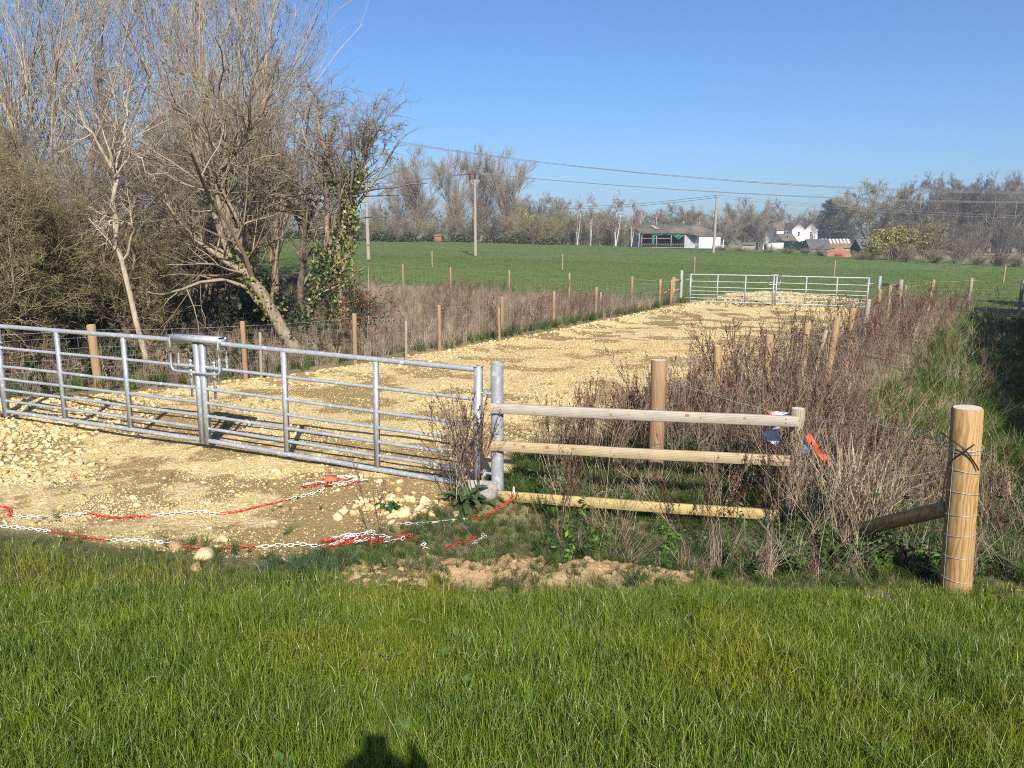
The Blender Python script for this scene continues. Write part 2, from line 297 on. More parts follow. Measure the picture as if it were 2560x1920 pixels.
def build_ground():
    nz = fbm(XX * 2.2, YY * 2.2, 41) - .5; nz2 = fbm(XX * .7, YY * .7, 45) - .5
    le = lawn_edge(XX) + nz * .35
    lawn = sstep(.12, -.12, YY - le) * (np.abs(XX) < 60) * (YY > -150)
    dt = polydist(XX, YY, np.vstack([TRACK, TRACK[:1]])); ins = inpoly(XX, YY, TRACK); sd = np.where(ins, dt, -dt) + nz * .5
    gravel = sstep(-.12, .22, sd) * (1 - lawn)
    soil = soil_mask(XX, YY)
    fe = field_edge(XX); field = sstep(-1.0, 1.6, YY - fe + nz2 * 2.5)
    s, t = fence_st(XX, YY); bank = sstep(2.2, 4, s) * sstep(1, 4, t) * (YY < fe); field = np.maximum(field, bank * .75)
    straw = sstep(100, 112, YY) * sstep(66, 80, XX) + (1 - field) * (1 - gravel) * (1 - lawn) * np.clip(.35 + nz * 1.6, 0, .8) * (YY < 60)
    mossn = fbm(XX * 1.3 + 5, YY * 1.7, 52, 5); moss = sstep(.455, .57, mossn + .25 * (fbm(XX * 5, YY * 5, 57) - .5)) * .9
    moss = np.maximum(moss, .5 * sstep(.5, .56, fbm(XX * 3, YY * 3, 61)) * (YY < 9))
    far = (YY > 60) | (YY < 0); straw = np.clip(straw, 0, 1)
    obj_mask = np.zeros(XX.shape, int); obj_mask[(gravel > .5)] = 1; obj_mask[(lawn > .5)] = 2; obj_mask[(field > .5) & (bank < .4) & (YY > 20)] = 3
    jc, ic = np.meshgrid(np.arange(len(GY) - 1), np.arange(len(GX) - 1), indexing='ij'); nx = len(GX)
    q = np.stack([jc * nx + ic, jc * nx + ic + 1, (jc + 1) * nx + ic + 1, (jc + 1) * nx + ic], -1).reshape(-1, 4)
    fm = obj_mask[:-1, :-1].ravel(); V = np.stack([XX, YY, ZZ], -1).reshape(-1, 3)
    C1 = np.stack([gravel, lawn, soil], -1).reshape(-1, 3); C2 = np.stack([field, straw, moss], -1).reshape(-1, 3); mat = ground_material()
    for k, nm in enumerate(['ground', 'track', 'lawn', 'field']):
        qq = q[fm == k]; u, inv = np.unique(qq.ravel(), return_inverse=True); mb = MB(); mb.add(V[u], quads=inv.reshape(-1, 4), col=C1[u])
        o = mb.build(nm, mat, smooth=True); a = o.data.color_attributes.new('Col2', 'FLOAT_COLOR', 'POINT'); a.data.foreach_set('color', np.hstack([C2[u], np.ones((len(u), 1))]).astype(np.float32).ravel())
        tag(o, kind='structure', label={'ground': 'rough weedy ground and grassy bank around the fences', 'track': 'pale yellow limestone gravel track running through both gates', 'lawn': 'earth under the bright green lawn in front', 'field': 'flat green pasture rising behind the far gates'}[nm])
build_ground()

# ------------------------------------------------------------------ scatter tools
def scatter(mb, protos, x, y, z, sc, col, yaw=None, tilt=.15, zs=None, mi=0):
    """put a copy of a random proto (verts, tris, quads[, colours]) at each point of one mesh"""
    n = len(x)
    if n == 0: return
    k = rng.integers(0, len(protos), n); yaw = rng.uniform(0, 2 * math.pi, n) if yaw is None else yaw
    tx = rng.normal(0, tilt, n); ty = rng.normal(0, tilt, n); col = np.broadcast_to(np.asarray(col, float), (n, 3)); sc = np.broadcast_to(sc, (n,)); zs = sc if zs is None else np.broadcast_to(zs, (n,))
    for p, pr in enumerate(protos):
        idx = np.nonzero(k == p)[0]
        if len(idx) == 0: continue
        v, tr, qd = pr[0], pr[1], pr[2]; c, s = np.cos(yaw[idx])[:, None], np.sin(yaw[idx])[:, None]
        X = (v[:, 0] * c - v[:, 1] * s) * sc[idx, None]; Y = (v[:, 0] * s + v[:, 1] * c) * sc[idx, None]; Z = v[:, 2] * zs[idx, None]
        X = X + Z * tx[idx, None] + np.asarray(x)[idx, None]; Y = Y + Z * ty[idx, None] + np.asarray(y)[idx, None]; Z = Z + np.asarray(z)[idx, None]
        P = np.stack([X, Y, Z], -1); off = (np.arange(len(idx)) * len(v))[:, None, None]
        cc = np.repeat(col[idx][:, None], len(v), 1)
        if len(pr) > 3: cc = cc * pr[3][None]
        mb.add(P, tris=None if tr is None else (tr[None] + off), quads=None if qd is None else (qd[None] + off), col=cc.reshape(-1, 3), mi=mi)
def as_proto(mb):
    return (np.concatenate(mb.V), np.concatenate(mb.T) if mb.T else None, np.concatenate(mb.Q) if mb.Q else None, np.concatenate(mb.C))
def ico(sub=1):
    t = (1 + 5 ** .5) / 2; v = np.array([(-1,t,0),(1,t,0),(-1,-t,0),(1,-t,0),(0,-1,t),(0,1,t),(0,-1,-t),(0,1,-t),(t,0,-1),(t,0,1),(-t,0,-1),(-t,0,1)], float); v /= np.linalg.norm(v[0])
    f = [(0,11,5),(0,5,1),(0,1,7),(0,7,10),(0,10,11),(1,5,9),(5,11,4),(11,10,2),(10,7,6),(7,1,8),(3,9,4),(3,4,2),(3,2,6),(3,6,8),(3,8,9),(4,9,5),(2,4,11),(6,2,10),(8,6,7),(9,8,1)]
    for _ in range(sub):
        v = list(v); cache = {}; nf = []
        def mid(a, b):
            k = (min(a, b), max(a, b))
            if k not in cache: m = (v[a] + v[b]) / 2; v.append(m / np.linalg.norm(m)); cache[k] = len(v) - 1
            return cache[k]
        for a, b, c in f: ab, bc, ca = mid(a, b), mid(b, c), mid(c, a); nf += [(a, ab, ca), (b, bc, ab), (c, ca, bc), (ab, bc, ca)]
        f = nf; v = np.array(v)
    return np.array(v), np.array(f)
def hull_rock(n=13, flat=.65):
    import bmesh
    p = rng.normal(size=(n, 3)); p /= np.linalg.norm(p, axis=1, keepdims=True); p *= rng.uniform(.75, 1.05, (n, 1)) * np.array([1, rng.uniform(.6, .95), flat * rng.uniform(.8, 1.2)]) * .55
    bm = bmesh.new(); [bm.verts.new(q) for q in p]; bmesh.ops.convex_hull(bm, input=bm.verts); bmesh.ops.delete(bm, geom=[v for v in bm.verts if not v.link_faces], context='VERTS'); bmesh.ops.triangulate(bm, faces=bm.faces); bm.verts.index_update(); v = np.array([q.co[:] for q in bm.verts]); f = np.array([[q.index for q in g.verts] for g in bm.faces]); bm.free(); return (v, f, None)
def rock(sub=1, cuts=9, flat=.6):
    v, f = ico(sub); v = v * 1.25
    for _ in range(cuts):                                   # chop planar facets off the ball
        n = rng.normal(size=3); n /= np.linalg.norm(n); d = v @ n; lim = rng.uniform(.62, .95); v = v - np.outer(np.maximum(0, d - lim), n)
    v = v * np.array([1, rng.uniform(.65, .95), flat * rng.uniform(.8, 1.2)]); return (v * .5, f, None)
def blades_mesh(mb, x, y, z, h, w, col, lean=.35, seg=3, yaw=None, tips=None):
    n = len(x); a = rng.uniform(0, 2 * math.pi, n) if yaw is None else yaw; b = rng.uniform(0, 2 * math.pi, n)
    l = np.abs(rng.normal(0, lean, n)) * h; wx, wy = np.cos(a) * w / 2, np.sin(a) * w / 2; dx, dy = np.cos(b) * l, np.sin(b) * l
    rows = []
    for k in range(seg):
        t = k / seg; ww = 1 - t * .45; cx = x + dx * t * t; cy = y + dy * t * t; cz = z + h * t * (1 - .18 * t * np.minimum(1, l / h))
        rows += [np.stack([cx - wx * ww, cy - wy * ww, cz], -1), np.stack([cx + wx * ww, cy + wy * ww, cz], -1)]
    rows.append(np.stack([x + dx, y + dy, z + h * (1 - .25 * np.minimum(1, (l / h)))], -1)); V = np.stack(rows, 1); nv = 2 * seg + 1
    tr = []
    for k in range(seg - 1): tr += [(2 * k, 2 * k + 1, 2 * k + 3), (2 * k, 2 * k + 3, 2 * k + 2)]
    tr.append((2 * seg - 2, 2 * seg - 1, 2 * seg)); tr = np.array(tr)[None] + (np.arange(n) * nv)[:, None, None]
    mb.add(V, tris=tr, col=np.repeat(np.asarray(col)[:, None], nv, 1).reshape(-1, 3))
def cmix(n, cols, jit=.15, p=None):
    cols = np.array(cols); k = rng.choice(len(cols), n, p=p); a = cols[k] * (1 + rng.normal(0, jit, (n, 1))); return np.clip(a, .003, 1)
def tuft_proto(nb, spread, hmin, hmax, w, lean, seg=3):
    mb = MB(); r = np.sqrt(rng.uniform(0, 1, nb)) * spread; a = rng.uniform(0, 6.28, nb)
    blades_mesh(mb, r * np.cos(a), r * np.sin(a), np.zeros(nb), rng.uniform(hmin, hmax, nb), np.full(nb, w), cmix(nb, [(1, 1, 1)], .18), lean, seg); return as_proto(mb)
# lawn grass
GREENS = [(.125,.190,.013), (.155,.225,.017), (.185,.250,.026), (.085,.145,.012), (.22,.245,.045)]
def lawn_blades():
    n = 560000; y = 1.25 + 4.6 * np.sqrt(rng.uniform(0, 1, n)) ; y = rng.uniform(1.25, 6.6, n); x = rng.uniform(-1, 1, n) * (.78 * y + 1.3)
    e = lawn_edge(x); wob = (fbm(x * 2.2, y * 2.2, 41) - .5) * .6
    d = e + wob + .12 - y; keep = (d > -.3) & (rng.uniform(0, 1, n) < np.clip(d * 2.0 + .4, 0, 1) * np.clip(3.0 / y, .45, 1))
    thin = sstep(-.3, -1.6, x) * sstep(3.5, 4.3, y); keep &= rng.uniform(0, 1, n) > thin * .75
    keep &= rng.uniform(0, 1, n) > soil_mask(x, y) * .97
    x, y, d = x[keep], y[keep], d[keep]; n = len(x); z = zat(x, y) - .005; thick = fbm(x * 1.3, y * 1.3, 77)
    cl2 = fbm(x * 3.2, y * 3.2, 79); h = rng.uniform(.045, .135, n) * (.52 + .55 * thick + .4 * sstep(.42, .62, cl2)) * np.clip(.55 + d * .8, .55, 1.05); tall = rng.uniform(0, 1, n) < .02; h = np.where(tall, h * 1.5, h)
    col = cmix(n, GREENS, .18); pale = rng.uniform(0, 1, n); col[pale < .035] = (.42, .38, .2); col[(pale > .985)] = (.3, .3, .06)
    yel = sstep(.42, .65, fbm(x * 1.4 + 3, y * 1.4, 83))[:, None]; col = col * (1 - yel * np.array([-.22, -.02, .1])); dk = sstep(.5, .65, fbm(x * 2.1 + 9, y * 2.1, 87))[:, None]; col = col * (1.08 - dk * np.array([.22, .10, .06])); lk = (np.abs(rng.normal(0, 1, n)) > 1.9); h = np.where(lk, h * 1.25, h)
    mb = MB(); blades_mesh(mb, x, y, z, h, rng.uniform(.0018, .0038, n), col, .48)
    tag(mb.build('lawn_grass', M['grass']), 'thick bright green lawn grass filling the foreground', 'grass', kind='stuff')
lawn_blades()
def lawn_weeds():
    mb = MB(); n = 45; y = rng.uniform(1.8, 4.4, n); x = rng.uniform(-1, 1, n) * (.72 * y + .6); k = y < lawn_edge(x) - .1; x, y = x[k], y[k]
    for a, b in zip(x, y):
        m = rng.integers(5, 11); t = rng.uniform(0, 6.28, m); L = rng.uniform(.03, .075, m); z0 = gz(a, b) + rng.uniform(.02, .05)
        for q, l in zip(t, L): d = np.array([math.cos(q), math.sin(q), .35]); s_ = np.array([-d[1], d[0], 0]) * l * .22; p = np.array([a, b, z0]); mb.add([p, p + d * l * .55 - s_, p + d * l * .55 + s_, p + d * l * np.array([1, 1, .75])], quads=[(0, 1, 3, 2)], col=cmix(1, [(.10, .19, .03), (.14, .22, .05), (.07, .14, .03)], .1)[0])
    n = 90; y = rng.uniform(1.7, 4.6, n); x = rng.uniform(-1, 1, n) * (.75 * y + .6); a = rng.uniform(0, 6.28, n); L = rng.uniform(.03, .085, n); z = zat(x, y) + rng.uniform(.03, .08, n); P = np.stack([np.stack([x + np.cos(a) * L * u, y + np.sin(a) * L * u, z + .012 * np.sin(u * 3)], 1) for u in (0, .5, 1)], 1); mb.tubes(P, np.full((n, 3), .0014), 3, col=(.42, .34, .2)); tag(mb.build('lawn_weeds', M['leafy']), 'small broad-leaved weeds and dead straw lying in the lawn', 'lawn weeds', kind='stuff')
lawn_weeds()
# stones of the track
def track_stones():
    def chip():
        v = np.array([(1,0,0),(0,1,0),(-1,0,0),(0,-1,0),(0,0,1),(0,0,-1)], float) * rng.uniform(.35, .62, (6, 1)) + rng.normal(0, .09, (6, 3)); v[:, 2] *= .75; return (v, np.array([(0,1,4),(1,2,4),(2,3,4),(3,0,4),(1,0,5),(2,1,5),(3,2,5),(0,3,5)]), None)
    small = [chip() for _ in range(12)]; mid = [hull_rock(rng.integers(9, 16)) for _ in range(22)]; mb = MB()
    leftline = TRACK[12:][::-1] if False else TRACK[15:]
    def stone_cols(n):
        c = cmix(n, [(1, 1, 1), (.95, .9, .8), (.85, .78, .62), (1.08, 1.1, 1.15)], .1); g = rng.uniform(0, 1, n); c[g < .05] = (.42, .5, .62); c[(g > .05) & (g < .09)] = (.75, .5, .36); return c
    def put(n, box, prot, smin, smax, dens, tilt=.3, sink=.25, p=2.2):
        x = rng.uniform(box[0], box[1], n); y = rng.uniform(box[2], box[3], n); k = inpoly(x, y, TRACK) & (rng.uniform(0, 1, n) < dens(x, y)) & (y > lawn_edge(x)); x, y = x[k], y[k]
        s = smin + (smax - smin) * rng.uniform(0, 1, len(x)) ** p; scatter(mb, prot, x, y, zat(x, y) + s * (.25 - sink), s, stone_cols(len(x)), tilt=tilt)
    cl = lambda x, y: np.clip((fbm(x * 1.1, y * 1.1, 91) - .38) * 4.5, .05, 1) * (1 - .78 * sstep(.475, .58, fbm(x * 1.3 + 5, y * 1.7, 52, 5)))
    put(190000, (-10, 2.5, 4.8, 11.5), small, .008, .034, lambda x, y: np.clip(cl(x, y) * .8 + .10, 0, 1))
    put(24000, (-5, 10, 8, 24), mid, .03, .09, lambda x, y: cl(x, y) * .4, p=2.5)
    x = rng.uniform(-10, 7, 190000); y = 4.8 + 14 * rng.uniform(0, 1, 190000) ** 1.3; k = inpoly(x, y, TRACK) & (y > lawn_edge(x) - .1); x, y = x[k], y[k]; s = rng.uniform(.005, .018, len(x)) * np.clip(y / 8, 1, 2); scatter(mb, small, x, y, zat(x, y), s, cmix(len(x), [(.55, .5, .42), (.75, .68, .55), (.4, .34, .27), (.9, .85, .75)], .15), tilt=.3)
    put(110000, (-7, 9, 8, 20), small, .014, .05, lambda x, y: cl(x, y) * .6 + .05)
    put(60000, (0, 16, 20, 37), small, .025, .075, lambda x, y: cl(x, y) * .6)
    put(22000, (-11, 2.5, 4.8, 12), mid, .02, .10, lambda x, y: cl(x, y) * .5, p=3.2)
    band = lambda w: (lambda x, y: np.clip(1.15 - polydist(x, y, leftline) / w, 0, 1))
    put(26000, (-11, 9, 8.5, 32), mid, .05, .15, band(.95), p=1.6)
    put(16000, (4, 15, 25, 37), mid, .06, .16, lambda x, y: np.clip(1.2 - polydist(x, y, TRACK[13:17]) / 3.2, 0, 1) * sstep(29, 31.5, y + .32 * (x - 7)), p=1.6)
    put(9000, (-11, -4, 7, 11.5), mid, .03, .13, lambda x, y: sstep(-3.9, -5.6, x + (y - 8) * .3) * .8, p=2)
    put(2600, (-4, 0, 6, 8), mid, .025, .08, lambda x, y: np.exp(-(((x + 2.3) / .8) ** 2 + ((y - 7.3) / .45) ** 2)) * .8)
    x = -1.02 + rng.normal(0, .2, 90); y = 6.38 + rng.normal(0, .16, 90); s = rng.uniform(.04, .13, 90); scatter(mb, mid, x, y, zat(x, y) + s * .1, s, stone_cols(90), tilt=.4)
    tag(mb.build('track_stones', M['stone']), 'loose pale limestone rubble and gravel scattered over the track', 'gravel', kind='stuff')
track_stones()
# large loose rocks one can point to
ROCKS = [((593,1020),.14,'pale rounded rock lying in front of the right-hand near gate leaf below its first upright'),((773,1034),.155,'pale boulder beside the brick on the chain heap'),((820,1041),.10,'small pale rock touching the bottom rail beside the pale boulder'),((863,1044),.12,'tan flat rock under the bottom rail near the dock clump'),
 ((445,1203),.20,'pale triangular flat stone lying at the lawn edge under the chain'),((482,1168),.11,'pale lump of rock just above the lower red chain run'),((380,1184),.14,'brown cobble beside the white stretch of the lower chain'),((872,1112),.16,'biggest yellow boulder of the pile near the dock clump'),((845,1130),.13,'yellow boulder in front of the little green plant'),
 ((848,1078),.13,'yellow boulder at the back of the pile by the gate'),((730,1120),.14,'chalky rock between the two chain heaps'),((525,1027),.08,'small buff stone left of the pale rounded rock'),((290,1078),.10,'flat pale stone alone on bare gravel left of the upper chain curve'),((425,1230),.13,'reddish half-buried stone in the thin grass at the lawn edge')]
# ------------------------------------------------------------------ gates
NR = np.array([-.30, 6.87]); NC = np.array([-3.40, 8.27]); NL = np.array([-6.52, 9.66])
def make_gate(label, hinge, latch, zb, zl, hoop, group, far=False):
    d = latch - hinge; L = float(np.hypot(*d)); zh = zb
    t = empty('field_gate', (hinge[0], hinge[1], zh), label, 'gate', group, (0, -math.atan2(zl - zb, L), math.atan2(d[1], d[0])))
    e = .06; hs = [e, e + .14, e + .28, e + .425, e + .585, e + .825, e + 1.10]
    mb = MB(); mb.box((.03, 0, .59), (.062, .062, 1.19)); mb.box((.03, 0, 1.188), (.066, .066, .012)); mb.build('hanging_stile', M['galv'], t)
    mb = MB(); mb.box((L - .03, 0, .59), (.058, .05, 1.14)); mb.build('closing_stile', M['galv'], t)
    for i, h in enumerate(hs):
        r = .026 if i in (0, 6) else .0175; mb = MB(); x0, x1 = .061, L - .055 + (.0 if i < 6 else 0); k = 9; P = np.array([(x0 + (x1 - x0) * q / (k - 1), 0, h + rng.normal(0, .0015)) for q in range(k)])
        mb.tubes(P, np.full(k, r), 10); mb.build('rail', M['galv'], t, True)
    for f in (.335, .665):
        mb = MB(); mb.box((L * f, .0, .61), (.05, .038 if not far else .04, 1.06)); mb.build('upright', M['galv'], t)
    for h in (.2, .95):
        mb = MB(); mb.tubes([[(-.16, .0, h), (-.11, 0, h), (-.03, 0, h)]], np.array([[.011, .012, .012]]), 8, cap=True); mb.tubes([[(-.03, 0, h), (.11, 0, h)]], .01, 8, cap=True); mb.tubes([[(-.045, 0, h - .03), (-.045, 0, h + .03)]], .019, 8, cap=True); mb.box((.075, 0, h), (.014, .034, .034)); mb.build('hinge', M['galv'], t)
    if hoop == 'double':
        g = MB(); zt = hs[-1] + .028
        for sy in (-.055, .055):
            a0, a1, dd, r = L - .36, L + .34, .36, .07; pts = [(a0, zt), (a0, zt - dd + r), (a0 + .02, zt - dd + .02), (a0 + r, zt - dd), ((a0 + a1) / 2, zt - dd), (a1 - r, zt - dd), (a1 - .02, zt - dd + .02), (a1, zt - dd + r), (a1, zt)]
            P = smooth_path(np.array([(p[0], sy, p[1]) for p in pts]), 26); g.tubes(P, np.full(26, .0135), 8)
        for sy in (-.055, .055): g.box((L - .01, sy, zt + .005), (.72, .008, .06))
        g.box((L - .01, 0, zt + .037), (.70, .1, .006)); g.box((L - .36, 0, zt - .01), (.03, .118, .05)); g.box((L + .34, 0, zt - .01), (.03, .118, .05)); g.build('latch_hoop', M['galv'], t)
        for xx in (L - .17, L + .17):
            g = MB(); g.box((xx, .03, .74), (.035, .006, .42)); g.box((xx, .03, .93), (.05, .012, .03)); b_ = g.build('drop_bolt', M['galv'], t)
    elif hoop == 'single':
        g = MB(); zt = hs[-1] + .01
        for a0, a1, dd in ((L - .22, L + .2, .36),):
            P = np.array([(a0, -.04, zt), (a0 - .02, -.04, zt - dd + .05), (a0 + .03, -.04, zt - dd), (a1 - .05, -.04, zt - dd), (a1, -.04, zt - dd + .05), (a1 + .05, -.04, zt + .02), (a0, -.04, zt)]); g.tubes(P, np.full(len(P), .016), 6)
        g.box((L, -.04, zt + .02), (.3, .02, .05)); g.build('latch_hoop', M['galv'], t)
    return t
def smooth_path(P, n):
    P = np.asarray(P, float); k = len(P); u = np.linspace(0, k - 1, n); i = np.clip(u.astype(int), 0, k - 2); f = (u - i)[:, None]
    p0 = P[np.clip(i - 1, 0, k - 1)]; p1 = P[i]; p2 = P[i + 1]; p3 = P[np.clip(i + 2, 0, k - 1)]
    return .5 * (2 * p1 + (p2 - p0) * f + (2 * p0 - 5 * p1 + 4 * p2 - p3) * f ** 2 + (3 * p1 - p0 - 3 * p2 + p3) * f ** 3)
zg = lambda p: gz(p[0], p[1])
ZR, ZC, ZL = .035, .11, .13
make_gate('galvanised seven-bar near gate leaf hung on the round steel post beside the rail fence', NR, NC + (NR - NC) * .0015, ZR, ZC, None, 'near pair of steel field gates')
make_gate('galvanised seven-bar near gate leaf carrying the double hoop latch over the middle', NL, NC - (NR - NC) * .0015, ZL, ZC, 'double', 'near pair of steel field gates')
FL = np.array([7.35, 32.05]); FR = np.array([13.8, 29.95]); FC = (FL + FR) / 2 + np.array([-.05, .02]); fd = (FR - FL) / np.hypot(*(FR - FL))
make_gate('far gate leaf with hoop latch, hung on the brightly lit steel post', FL, FC - fd * .02, -.2, -.22, 'single', 'far pair of steel field gates', True)
make_gate('far gate leaf beside the shaded blue-grey steel post, dead docks in front', FR, FC + fd * .02, -.26, -.22, None, 'far pair of steel field gates', True)
def steel_post(p, h, r, label):
    t = empty('gate_post', (p[0], p[1], gz(*p)), label, 'post', 'round steel gate posts'); mb = MB(); mb.tubes([[(0, 0, -.3), (0, 0, h * .5), (0, 0, h)]], r, 24); mb.tubes([[(0, 0, h), (0, 0, h - .06)]], r * .93, 24); mb.build('tube', M['galv'], t, True)
    mb = MB(); mb.tubes([[(0, 0, h - .05), (0, 0, h - .045)]], r * .94, 24, cap=True); mb.build('cap', M['galv'], t)
steel_post((-.135, 6.83), 1.24, .058, 'round galvanised steel post between the near gate and the timber rails')
steel_post((-6.70, 9.74), 1.25, .058, 'round galvanised steel post at the outer end of the near gates')
steel_post((7.02, 32.16), 1.32, .07, 'sunlit round steel post carrying the far gates, wooden strainer next to it')
steel_post((14.15, 29.84), 1.3, .07, 'shaded round steel post at the dock-grown end of the far gates')
mb = MB(); v, f, _ = rock(2, 10, .8); mb.add(v * np.array([.3, .26, .34]) + np.array([-.30, 6.78, .08]), tris=f); tag(mb.build('concrete_block', M['concrete']), 'grey concrete footing lump at the foot of the near steel post', 'concrete block')
for (px, s, lab) in ROCKS:
    v, f, _ = hull_rock(18, .8); v = v * 1.1; x, D = at(*px, 6)[:2]
    for _ in range(12):
        z = gz(x, D); r_ = ray(*px); tt = (z - H) / r_[2]; x, D = r_[0] * tt, r_[1] * tt
    yaw = rng.uniform(0, 6.28); mb = MB(); mb.add((v * s * np.array([.85, .85, .68])) @ rz(yaw).T, tris=f); o = mb.build('limestone_rock', M['rockp'] if 'redd' not in lab and 'brown' not in lab else M['brownrock']); o.location = (x, D, gz(x, D) + s * .07); tag(o, lab, 'rock', 'loose rocks around the near gate')
# ------------------------------------------------------------------ post and rail fence
def rail_fence():
    t = empty('rail_fence', (-.1, 6.78, 0), 'three-rail timber fence from the near steel gate post to a round wooden post', 'fence'); o0 = np.array([-.1, 6.78, 0])
    A = np.array([-.19, 6.77]); B = np.array([2.33, 6.27]); d = (B - A) / np.hypot(*(B - A))
    for (z0, z1, m, e0, e1) in ((.862, .862, 'railgrey', 0, .06), (.515, .518, 'railtan', .03, .02), (.045, .03, 'railyellow', -.02, -.02)):
        L = float(np.hypot(*(B - A))) + e0 + e1; mb = MB(); a = 1 / 24
        n = 13; P = []
        for i in range(n):
            u = i / (n - 1); s = .0; P.append((u * L, rng.normal(0, .0012), z0 + (z1 - z0) * u - .004 * math.sin(u * math.pi) + rng.normal(0, .0008)))
        P = np.array(P); hw, hh, bv = .019, .046, .004; prof = np.array([(-hw, -hh + bv), (-hw + bv, -hh), (hw - bv, -hh), (hw, -hh + bv), (hw, hh - bv), (hw - bv, hh), (-hw + bv, hh), (-hw, hh - bv)])
        V = P[:, None] + np.stack([np.zeros((n, 8)), np.tile(prof[:, 0], (n, 1)), np.tile(prof[:, 1], (n, 1))], -1); q = [(i * 8 + j, i * 8 + (j + 1) % 8, i * 8 + 8 + (j + 1) % 8, i * 8 + 8 + j) for i in range(n - 1) for j in range(8)]
        mb.add(V, quads=q); mb.ngon(V[0][::-1]); mb.ngon(V[-1]); r = mb.build('rail', M[m], t); r.location = (A[0] - d[0] * e0 - o0[0], A[1] - d[1] * e0 - o0[1], 0); r.rotation_euler[2] = math.atan2(d[1], d[0])
        for kx, kz in ((.35, .01), (.9, -.012), (1.35, .015), (1.75, -.006), (2.3, .008)):
            pass
        for ux in (.07, L - .1):
            for dz in (-.015, .018): nb = MB(); nb.tubes([[(ux, -.022, z0 + (z1 - z0) * ux / L + dz), (ux, -.0185, z0 + (z1 - z0) * ux / L + dz)]], .005, 8, cap=True); nb.build('nail', M['darkmetal'], r)
        for ux, dz, kr in [(rng.uniform(.25, L - .2), rng.uniform(-.025, .025), rng.uniform(.008, .015)) for _ in range(5)]: nb = MB(); a_ = np.arange(10) * .6283; nb.ngon(np.stack([ux + kr * 1.3 * np.cos(a_), np.full(10, -.0197), z0 + (z1 - z0) * ux / L + dz + kr * np.sin(a_)], 1)); nb.build('knot', M['knot'], r)
    mb = MB(); mb.post((2.42 - o0[0], 6.36 - o0[1], gz(2.42, 6.36)), 1.02, .062, (-.0, .0), 18, 0, 1); mb.build('post', [M['postgrey'], M['endgrain']], t)
rail_fence()
# ------------------------------------------------------------------ wire fences
def netting(mb, A, B, hs, step, r=.0016, sag=.012):
    A = np.array(A, float); B = np.array(B, float); L = np.hypot(*(B - A)[:2]); k = max(3, int(L / .7) + 2)
    for h in hs:
        u = np.linspace(0, 1, k); P = A + (B - A) * u[:, None]; P[:, 2] += h - sag * np.sin(u * math.pi) + rng.normal(0, .004, k); mb.tubes(P, np.full(k, r), 3)
    n = int(L / step)
    if n < 1: return
    u = (np.arange(n) + .5) / n; P0 = A + (B - A) * u[:, None]; P = np.stack([P0 + np.array([0, 0, hs[0]]), P0 + np.array([0, 0, (hs[0] + hs[-1]) / 2]) + rng.normal(0, .006, (n, 3)), P0 + np.array([0, 0, hs[-1]])], 1); mb.tubes(P, np.full((n, 3), r * .85), 3)
def barbed(mb, pts, r=.0022, step=.09, k=None):
    pts = np.asarray(pts, float); mb.tubes(pts, np.full(len(pts), r), 4); seg = np.linalg.norm(np.diff(pts, axis=0), axis=1); L = seg.sum(); cum = np.concatenate([[0], np.cumsum(seg)]); n = int(L / step); s = (np.arange(n) + .5) * step
    C = np.stack([np.interp(s, cum, pts[:, i]) for i in range(3)], 1)
    for _ in range(2):
        v = rng.normal(0, 1, (n, 3)); v /= np.linalg.norm(v, axis=1, keepdims=True); mb.tubes(np.stack([C - v * .013, C, C + v * .013], 1), np.array([[.0006, .0018, .0006]] * n), 3)
def sagline(A, B, n, sag): u = np.linspace(0, 1, n); P = np.array(A) + (np.array(B) - np.array(A)) * u[:, None]; P[:, 2] -= sag * 4 * u * (1 - u); return P
def fence(label, posts, step=.15, wire_r=.0016, barb=True, group=None, net=(.05, .2, .36, .52, .68, .84), extra=()):
    """posts: (x, y, height, radius, lean, material); extra: loose stakes"""
    p0 = posts[0]; b = np.array([p0[0], p0[1], gz(p0[0], p0[1])]); t = empty('wire_fence', b, label, 'fence', group); tops = []
    for (x, y, h, r, ln, m) in list(posts) + list(extra):
        mb = MB(); mb.post(np.array([x, y, gz(x, y)]) - b, h, r, ln, 14, 0, 1); mb.build('post', [M[m], M['endgrain']], t)
    nm = MB(); bm_ = MB()
    for p, q in zip(posts[:-1], posts[1:]):
        A = np.array([p[0], p[1], gz(p[0], p[1])]) - b; B = np.array([q[0], q[1], gz(q[0], q[1])]) - b; hA = p[2] - .08; hB = q[2] - .08
        if net: netting(nm, A, B, net, step, wire_r)
        if barb: barbed(bm_, sagline(A + np.array([p[4][0] * hA, p[4][1] * hA, hA]), B + np.array([q[4][0] * hB, q[4][1] * hB, hB]), 7, .02), wire_r * 1.2, .11)
    if net: nm.build('netting' if barb else 'wire', M['wire' if barb else 'cable'], t)
    if barb: bm_.build('barbed_wire', M['wire'], t)
    return t, b
O = (0, 0)
